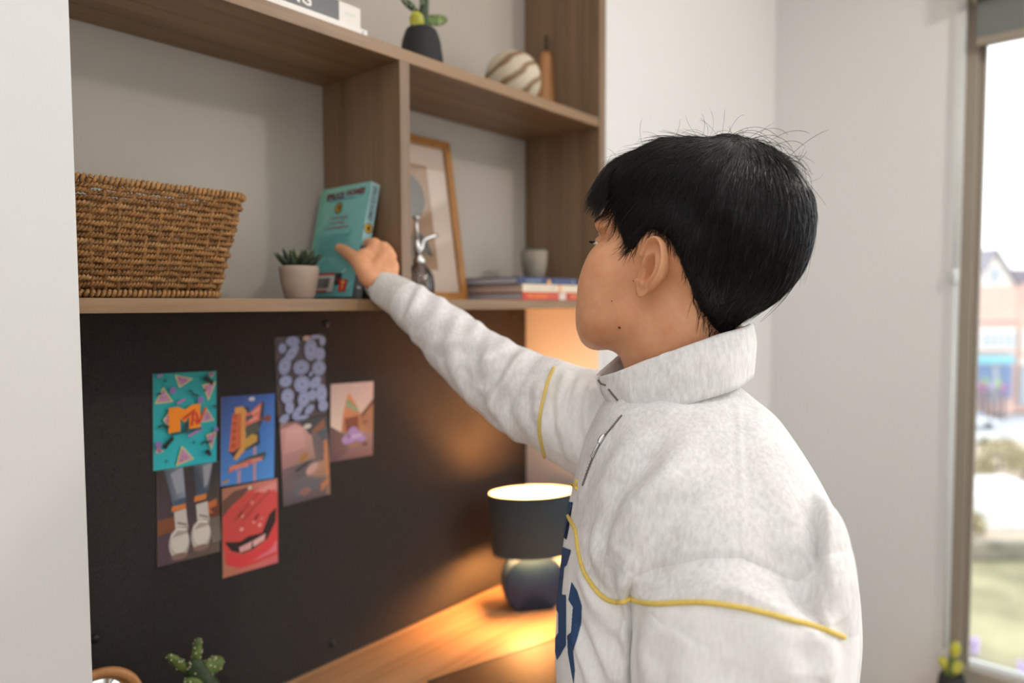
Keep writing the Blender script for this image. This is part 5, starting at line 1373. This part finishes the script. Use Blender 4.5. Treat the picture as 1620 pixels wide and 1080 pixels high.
# collar: stand-up band open at the front
CB, CT = P(1078, 620, .80), P(1066, 556, .802)
nth = 90; rings = []
for i in range(nth):
    th = math.radians(9 + (352 - 9) * i / (nth - 1)); ct, st = math.cos(th), math.sin(th)
    fr = sstep(55, 0, min(math.degrees(th), 360 - math.degrees(th)))              # near the zip
    def at(u, off):
        """u 0 bottom .. 1 top; off outward"""
        a = .0745 + (.0830 - .0745) * u + off; b_ = .0740 + (.0715 - .0740) * u + off
        c = CB.lerp(CT, u)
        bulge = .004 * math.sin(math.pi * u)
        zt = (-.0205 * ct) * (1 - u) + (-.0290 * ct + .0125 * abs(st) ** 1.5) * u
        wob = .0022 * noise.noise(Vector((th * 2.2, u * 2, 4))) 
        return c + LFT * ((a + bulge + wob + .004 * fr * u) * ct) - DEP * ((b_ + bulge + wob) * st) + Vector((0, 0, zt + .004 * noise.noise(Vector((th * 1.6, 7, 0))) * u))
    w = .0024
    prof = [(0 + k / 9, w) for k in range(9)] + [(.965, w * 1.3), (1.0, w * .9), (1.012, 0), (1.0, -w * .9), (.96, -w * 1.1)] + [(.9 - k / 6 * .9, -w) for k in range(7)]
    ring = [at(u, o) for u, o in prof]
    rings.append(ring)
col = Cloth(rings, True)
col.crease([([(962, 604), (1000, 586), (1060, 555), (1120, 538), (1180, 528)], .0018, .0008), ([(1000, 640), (1060, 600), (1110, 560)], .009, .0022), ([(985, 600), (995, 625), (1000, 640)], .008, .0016)])
col.build('collar', [M['grey']], None, PSW)

# piping, zip, lettering
def on_cloth(cl, pts, n, lift=0.0):
    out = []
    for q in spline(pts, n):
        h, nn = cl.hit(*q)
        if nn.dot(CAM - h) < 0: nn = -nn
        out.append(h + nn * lift)
    return out
def piping(cl, pts, n, r=.0023):
    V, Fc = tube(on_cloth(cl, pts, n, r * .45), r, 10, True); return link('piping', V, Fc, M['yellow'], PSW)
piping(ls, LP_, 70)
piping(torso, [(900, 816), (904, 824), (912, 840), (916, 870), (925, 905), (945, 935), (965, 950), (985, 951), (998, 943)], 50)
piping(rs, RP, 34, .0022)
piping(torso, [(894, 754), (903, 763), (914, 773)], 10, .0021)
M['zip'] = plain('zip_tape', '#6f675f', .6); M['teeth'] = plain('zip_teeth', '#8c867e', .3, metal=1)
zp = [(984, 657), (972, 672), (956, 692), (942, 716), (930, 745), (922, 768)]
zl = on_cloth(torso, zp, 60, .0006)
V, Fc = tube(zl, .0010, 6); link('zip_tape', V, Fc, M['zip'], PSW)
tt = []
for k in range(4, 58, 1):
    t = (zl[min(k + 1, 59)] - zl[k - 1]).normalized(); sd_ = t.cross((CAM - zl[k]).normalized()).normalized(); s_ = 1 if k % 2 else -1
    tt.append(ellipsoid(zl[k] + sd_ * .0007 * s_, (.0010, .0010, .0008), None, 6, 5))
V, Fc = merge(*tt); tag(link('zip_teeth', V, Fc, M['teeth'], PSW), kind='stuff')
sl_ = on_cloth(torso, [(958, 690), (953, 698), (949, 705), (944, 714), (940, 722)], 9, .0028)
V, Fc = tube(sl_[:4], [.0016, .0027, .0030, .0020], 10, True, True); zs_p = link('zip_slider', V, Fc, M['chrome'], PSW)
V, Fc = tube([sl_[3], sl_[5], sl_[8]], [.0011, .0014, .0018], 8, True, True); link('zip_pull', V, Fc, M['chrome'], PSW)
def colpt(px, py, lift):
    h, nn = col.hit(px, py); nn = nn if nn.dot(CAM - h) > 0 else -nn; return h + nn * lift
for seg in ([(947, 601), (951, 606), (958, 609)], [(964, 616), (970, 624), (977, 632)]):
    tt = []
    for q in spline(seg, 12): tt.append(ellipsoid(colpt(q[0], q[1], .0006), (.0014, .0014, .0012), None, 6, 5))
    V, Fc = merge(*tt); tag(link('zip_teeth', V, Fc, M['zip'], PSW), kind='stuff')
def flock(cl, poly, name='chest_lettering', step=.5):
    """cloth lettering: fine patch cut to an outline, lying on the cloth"""
    x0, x1 = min(p[0] for p in poly), max(p[0] for p in poly); y0, y1 = min(p[1] for p in poly), max(p[1] for p in poly)
    nx, ny = max(2, int((x1 - x0) / step)), max(2, int((y1 - y0) / (step * 1.6))); ids, V, Fc = {}, [], []
    def vid(i, j):
        if (i, j) not in ids:
            h, nn = cl.hit(x0 + (x1 - x0) * i / nx, y0 + (y1 - y0) * j / ny)
            if nn.dot(CAM - h) < 0: nn = -nn
            ids[(i, j)] = len(V); V.append(h + nn * .0007)
        return ids[(i, j)]
    for i in range(nx):
        for j in range(ny):
            if inpoly(x0 + (x1 - x0) * (i + .5) / nx, y0 + (y1 - y0) * (j + .5) / ny, poly):
                Fc.append((vid(i, j), vid(i, j + 1), vid(i + 1, j + 1), vid(i + 1, j)))
    if Fc: link(name, V, Fc, M['navyprint'], PSW)
flock(torso, [(896, 790), (906, 797), (899, 824), (893, 850), (889, 855)])
flock(torso, [(890, 865), (904, 870), (897, 894), (893, 897), (889, 940), (896, 941), (896, 1020), (882, 1044), (879, 1030), (879, 1008), (884, 1000), (884, 970), (880, 962), (881, 940), (883, 900)])
flock(torso, [(905, 920), (914, 935), (921, 958), (920, 985), (912, 1015), (907, 1030), (910, 1060), (908, 1082), (904, 1060), (899, 1032), (898, 1005), (904, 1000), (907, 960), (900, 948)])

# trousers and shoes (below the frame, so that the figure stands on the floor)
PT = []
hipc = P(1110, 1380, .80)
for k, side in enumerate((-1, 1)):
    hip = hipc + DEP * .075 * side; hip.z = .86; knee = hip + LFT * .015; knee.z = .47; ank = hip - LFT * .01; ank.z = .075
    rr_ = [(0, .105, .105), (.25, .098, .098), (.5, .072, .072), (.75, .066, .066), (1, .058, .056)]; rings = []
    for u in np.linspace(0, 1, 26):
        c = hip.lerp(knee, u * 2) if u < .5 else knee.lerp(ank, u * 2 - 1)
        a = float(np.interp(u, [q[0] for q in rr_], [q[1] for q in rr_])); rings.append(sring(c, a, a, 40, 2.0))
    PT.append(loft(rings))
rings = [sring(Vector((hipc.x, hipc.y, z)), a, b_, 56, 2.2) for z, a, b_ in ((.98, .145, .135), (.92, .15, .15), (.84, .145, .165), (.78, .11, .155))]
PT.append(loft(rings)); V, Fc = merge(*PT); link('trousers', V, Fc, M['jean'], PERS)
for side in (-1, 1):
    c = hipc + DEP * .075 * side; rings = []
    for x, w_, h_ in ((-.085, .012, .05), (-.075, .03, .085), (-.03, .038, .10), (.03, .040, .085), (.09, .045, .062), (.14, .043, .048), (.17, .028, .036), (.18, .008, .02)):
        rings.append([Vector((c.x, c.y, 0)) + LFT * x + DEP * (w_ * math.cos(2 * math.pi * k / 24)) + Vector((0, 0, max(.001, h_ * .5 + h_ * .5 * math.sin(2 * math.pi * k / 24)))) for k in range(24)])
    V, Fc = loft(rings); link('shoe', V, Fc, M['shoe'], PERS)

# ------------------------------------------------------------------ beyond the window: a street seen from an upper floor
GZ = Z(-11.3)
def view(px, py, d): return P(px, py, d)
FR = Matrix((_R0, _F0, Vector((0, 0, 1)))).transposed().to_4x4()
def obox(name, px0, py0, px1, py1, d, depth, mat, parent, push=0.0, bevel=0):
    """box facing the window at distance d; px/py give its front face"""
    a, b = view(px0, py1, d), view(px1, py0, d); r0, r1 = (a - CAM).dot(_R0), (b - CAM).dot(_R0)
    mt_ = FR.copy(); mt_.translation = Vector((CAM.x, CAM.y, 0)); f0 = ((a - CAM).dot(_F0) + (b - CAM).dot(_F0)) / 2 - push
    return from_bm(name, box_bm((r0, f0, a.z), (r1, f0 + depth, b.z), bevel, 1, mt_), mat, parent)
M['street'] = plain('pale_asphalt', '#b9bcc2', .9, noise_amt=.08, scale=.5)
M['paving'] = plain('beige_paving', '#c9b8a4', .9, noise_amt=.1, scale=.6)
M['bank'] = plain('winter_grass', '#9a9474', .95, noise_amt=.35, scale=.35)
M['brick'] = plain('pink_brick', '#d9b6aa', .9, noise_amt=.1, scale=3)
M['render'] = plain('cream_render', '#e6e1da', .9, noise_amt=.05, scale=2)
M['timber'] = plain('grey_timber', '#85787a', .9)
M['rooft'] = plain('slate_roof', '#8f8a92', .8, noise_amt=.15, scale=2)
M['pane'] = plain('far_window_pane', '#aab3bd', .2)
M['shop'] = plain('blue_shopfront', '#6f84a8', .5)
M['sign'] = plain('turquoise_shop_fascia', '#86c4d6', .5)
M['wpaint'] = plain('white_vehicle_paint', '#e4e7e8', .3)
M['stonew'] = plain('river_wall_stone', '#8b8577', .95, noise_amt=.3, scale=1.2)
M['bush'] = plain('pale_winter_shrub', '#a79c7c', .95, noise_amt=.4, scale=2)
M['purple'] = plain('purple_petals', '#b9a6d2', .8); M['pink'] = plain('pink_petals', '#c868ae', .8); M['lime'] = plain('lime_leaves', '#a3c455', .8)
def gslab(name, d0, d1, r0, r1, dz, mat):
    mt_ = FR.copy(); mt_.translation = Vector((CAM.x, CAM.y, 0))
    o = from_bm(name, box_bm((r0, d0, GZ - .5), (r1, d1, GZ + dz), 0, 1, mt_), mat); o['kind'] = 'structure'; return o
gslab('ground_bank', 8, 31, -30, 120, 0, M['bank'])
gslab('ground_terrace', 31.5, 58, -30, 120, .02, M['paving'])
gslab('ground_street', 58, 110, -30, 140, .04, M['street'])
rw = obox('river_wall', 1400, 858, 1760, 884, 31, .5, M['stonew'], None); tag(rw, 'low dark stone wall below the window, above the grass bank', 'wall', None)
D = 70
hs = thing('gabled_building', 'pink brick gabled building with a blue shopfront across the street', 'building', view(1573, 655, D))
obox('facade', 1540, 452, 1607, 655, D, 9, M['brick'], hs)
a, b_, c = view(1538, 454, D), view(1609, 454, D), view(1573, 398, D)
V = [p + _F0 * o for o in (0, 9) for p in (a, b_, c)]; link('gable', V, [(0, 1, 2), (5, 4, 3), (0, 3, 4, 1), (1, 4, 5, 2), (2, 5, 3, 0)], M['render'], hs, smooth=False)
for s_, (p, q) in enumerate(((a, c), (c, b_))):
    up = Vector((0, 0, .35)); V = [p - _F0 * .5, q - _F0 * .5, q + _F0 * 9.3, p + _F0 * 9.3]; V = V + [v + up for v in V]
    link('roof_slope', V, [(0, 1, 2, 3), (7, 6, 5, 4), (0, 4, 5, 1), (1, 5, 6, 2), (2, 6, 7, 3), (3, 7, 4, 0)], M['rooft'], hs, smooth=False)
for x0, y0, x1, y1 in ((1566, 425, 1580, 446), (1547, 470, 1566, 497), (1572, 470, 1592, 497)):
    w_ = obox('window_frame', x0 - 1.5, y0 - 1.5, x1 + 1.5, y1 + 1.5, D, .2, M['render'], hs, .12); obox('pane', x0, y0, x1, y1, D, .1, M['pane'], w_, .16)
for k in range(6): obox('timber_stud', 1543 + k * 12, 458, 1544.6 + k * 12, 512, D, .15, M['timber'], hs, .08)
obox('timber_rail', 1540, 508, 1607, 512, D, .2, M['timber'], hs, .15)
obox('bay', 1543, 520, 1600, 553, D, 1.0, M['render'], hs, .7)
for k in range(5): obox('bay_pane', 1545 + k * 11, 525, 1553 + k * 11, 549, D, .1, M['pane'], hs, .75)
obox('shop_fascia', 1542, 561, 1602, 575, D, .4, M['sign'], hs, .35)
obox('shop_window', 1543, 577, 1568, 630, D, .2, M['shop'], hs, .15); obox('shop_window', 1580, 577, 1600, 630, D, .2, M['shop'], hs, .15); obox('shop_door', 1570, 580, 1578, 640, D, .2, M['pane'], hs, .12)
nb = thing('terrace_building', 'pale pink terrace building beside the gabled shop', 'building', view(1640, 655, D))
obox('facade', 1609, 448, 1720, 652, D + 1, 9, M['brick'], nb); obox('roof', 1606, 425, 1724, 448, D + 2, 7, M['rooft'], nb)
obox('bay', 1609.5, 518, 1619, 556, D + 1, 1, M['render'], nb, .7); obox('shop_fascia', 1611, 565, 1700, 577, D + 1, .4, M['render'], nb, .3); obox('shop_window', 1612, 580, 1690, 640, D + 1, .2, M['pane'], nb, .15)
lb = thing('corner_building', 'grey roofed building at the left edge of the window', 'building', view(1490, 655, D))
obox('facade', 1440, 440, 1534, 640, D + 12, 9, M['render'], lb); obox('roof', 1436, 415, 1536, 440, D + 12.5, 7, M['rooft'], lb)
# flower displays in front of the shop
for k, (px, py) in enumerate(((1545, 606), (1552.5, 612), (1560, 604), (1569, 611), (1579, 607), (1589, 613))):
    p = view(px, py, D - 2); root = thing('flower_stand', ('lime and pink', 'pink', 'lime', 'purple', 'purple and lime', 'pink and purple')[k] + ' flower display outside the blue shopfront, ' + ('leftmost', 'second from the left', 'third from the left', 'fourth from the left', 'fifth from the left', 'rightmost')[k], 'flowers', Vector((p.x, p.y, GZ)), 'flower displays at the shop')
    V, Fc = lathe([(.0001, 0), (.14, 0), (.17, p.z - GZ - .3), (.0001, p.z - GZ - .3)], Vector((p.x, p.y, GZ + .04)), 14); link('stand', V, Fc, M['timber'], root)
    r = random.Random(k); bl_ = [ellipsoid(p + Vector((r.uniform(-.07, .07), r.uniform(-.1, .1), r.uniform(-.35, .35))), (.12, .12, .12), None, 8, 6) for _ in range(16)]
    V, Fc = merge(*bl_); tag(link('blossoms', V, Fc, (M['lime'], M['pink'], M['lime'], M['purple'], M['lime'], M['pink'])[k], root), kind='stuff')
def car(px, py, d, lab, L=4.2):
    c = view(px, py, d); c.z = GZ + .04; root = thing('parked_car', lab, 'car', c, 'white cars in the street')
    ring = lambda y, pts: [c + _R0 * (x * L / 4.2) + _F0 * y + Vector((0, 0, z)) for x, z in pts]
    body_ = [(-2.1, .35), (-2.1, .75), (-1.5, .92), (1.3, .95), (2.05, .80), (2.1, .35)]; cab = [(-1.2, .9), (-.6, 1.42), (.75, 1.45), (1.35, .93)]
    V, Fc = loft([ring(-.85, body_), ring(.85, body_)]); link('car_body', V, Fc, M['wpaint'], root, smooth=False)
    V, Fc = loft([ring(-.72, cab), ring(.72, cab)]); link('car_cabin', V, Fc, M['pane'], root, smooth=False)
    for x in (-1.3, 1.3):
        for y in (-.8, .8):
            w = c + _R0 * (x * L / 4.2) + _F0 * y + Vector((0, 0, .33)); rg = lambda o: [w + _F0 * o + _R0 * .33 * math.cos(6.283 * k / 16) + Vector((0, 0, .33 * math.sin(6.283 * k / 16))) for k in range(16)]
            V, Fc = loft([rg(-.1), rg(.1)]); link('wheel', V, Fc, M['black'], root)
car(1532, 655, 64, 'white car parked farther up the street, near the shop'); car(1522, 690, 57, 'white car parked on the nearer side of the street')
pv = thing('white_pavilion', 'white flat-roofed pavilion above the river wall', 'building', view(1600, 850, 33))
obox('roof', 1558, 790, 1700, 812, 35, 5, M['wpaint'], pv); obox('front_wall', 1562, 812, 1696, 862, 35.2, 4, M['wpaint'], pv); obox('door', 1640, 818, 1655, 860, 35.1, .2, M['pane'], pv)
for k, (px, py, d, s_) in enumerate(((1545, 745, 44, 1.1), (1582, 735, 48, 1.3), (1620, 740, 45, 1.2), (1534, 830, 34.2, .7))):
    c = view(px, py, d); c.z = GZ; r = random.Random(k + 50); root = thing('shrub', ('first', 'second', 'third', 'fourth', 'fifth')[k] + ' pale winter shrub from the ' + 'street, on the terrace beyond the river wall', 'shrub', c, 'winter shrubs on the terrace')
    V, Fc = tube([c, c + Vector((0, 0, s_))], [.12, .06], 8); link('trunk', V, Fc, M['timber'], root)
    lv = []
    for _ in range(420):
        th, ph, q = r.uniform(0, 6.28), math.acos(r.uniform(-.6, 1)), s_ * r.uniform(.5, 1)
        p = c + Vector((math.cos(th) * math.sin(ph) * q, math.sin(th) * math.sin(ph) * q, s_ * .9 + math.cos(ph) * q * .9)); u_ = Vector((r.gauss(0, 1), r.gauss(0, 1), r.gauss(0, 1))).normalized() * .16; v_ = u_.orthogonal().normalized() * .09
        lv.append(([p - u_, p + v_, p + u_, p - v_], [(0, 1, 2, 3)]))
    V, Fc = merge(*lv); tag(link('foliage', V, Fc, M['bush'], root), kind='stuff')
for k, (px, py) in enumerate(((1522, 1026), (1540, 1014), (1618, 1052), (1598, 1072))):
    c = view(px, py, 12 + k * .7); g = c.copy(); g.z = GZ; root = thing('flower_bush', ('leftmost', 'second', 'rightmost', 'third')[k] + ' tall purple flowering bush just below the window', 'bush', g, 'purple flowering bushes')
    V, Fc = tube([g, c], [.08, .03], 8); link('stem', V, Fc, M['timber'], root); r = random.Random(k + 9)
    V, Fc = merge(*[ellipsoid(c + Vector((r.uniform(-.06, .06), r.uniform(-.06, .06), r.uniform(-.2, .08))), (.035, .035, .03), None, 8, 6) for _ in range(24)]); tag(link('blossoms', V, Fc, M['purple'], root), kind='stuff')
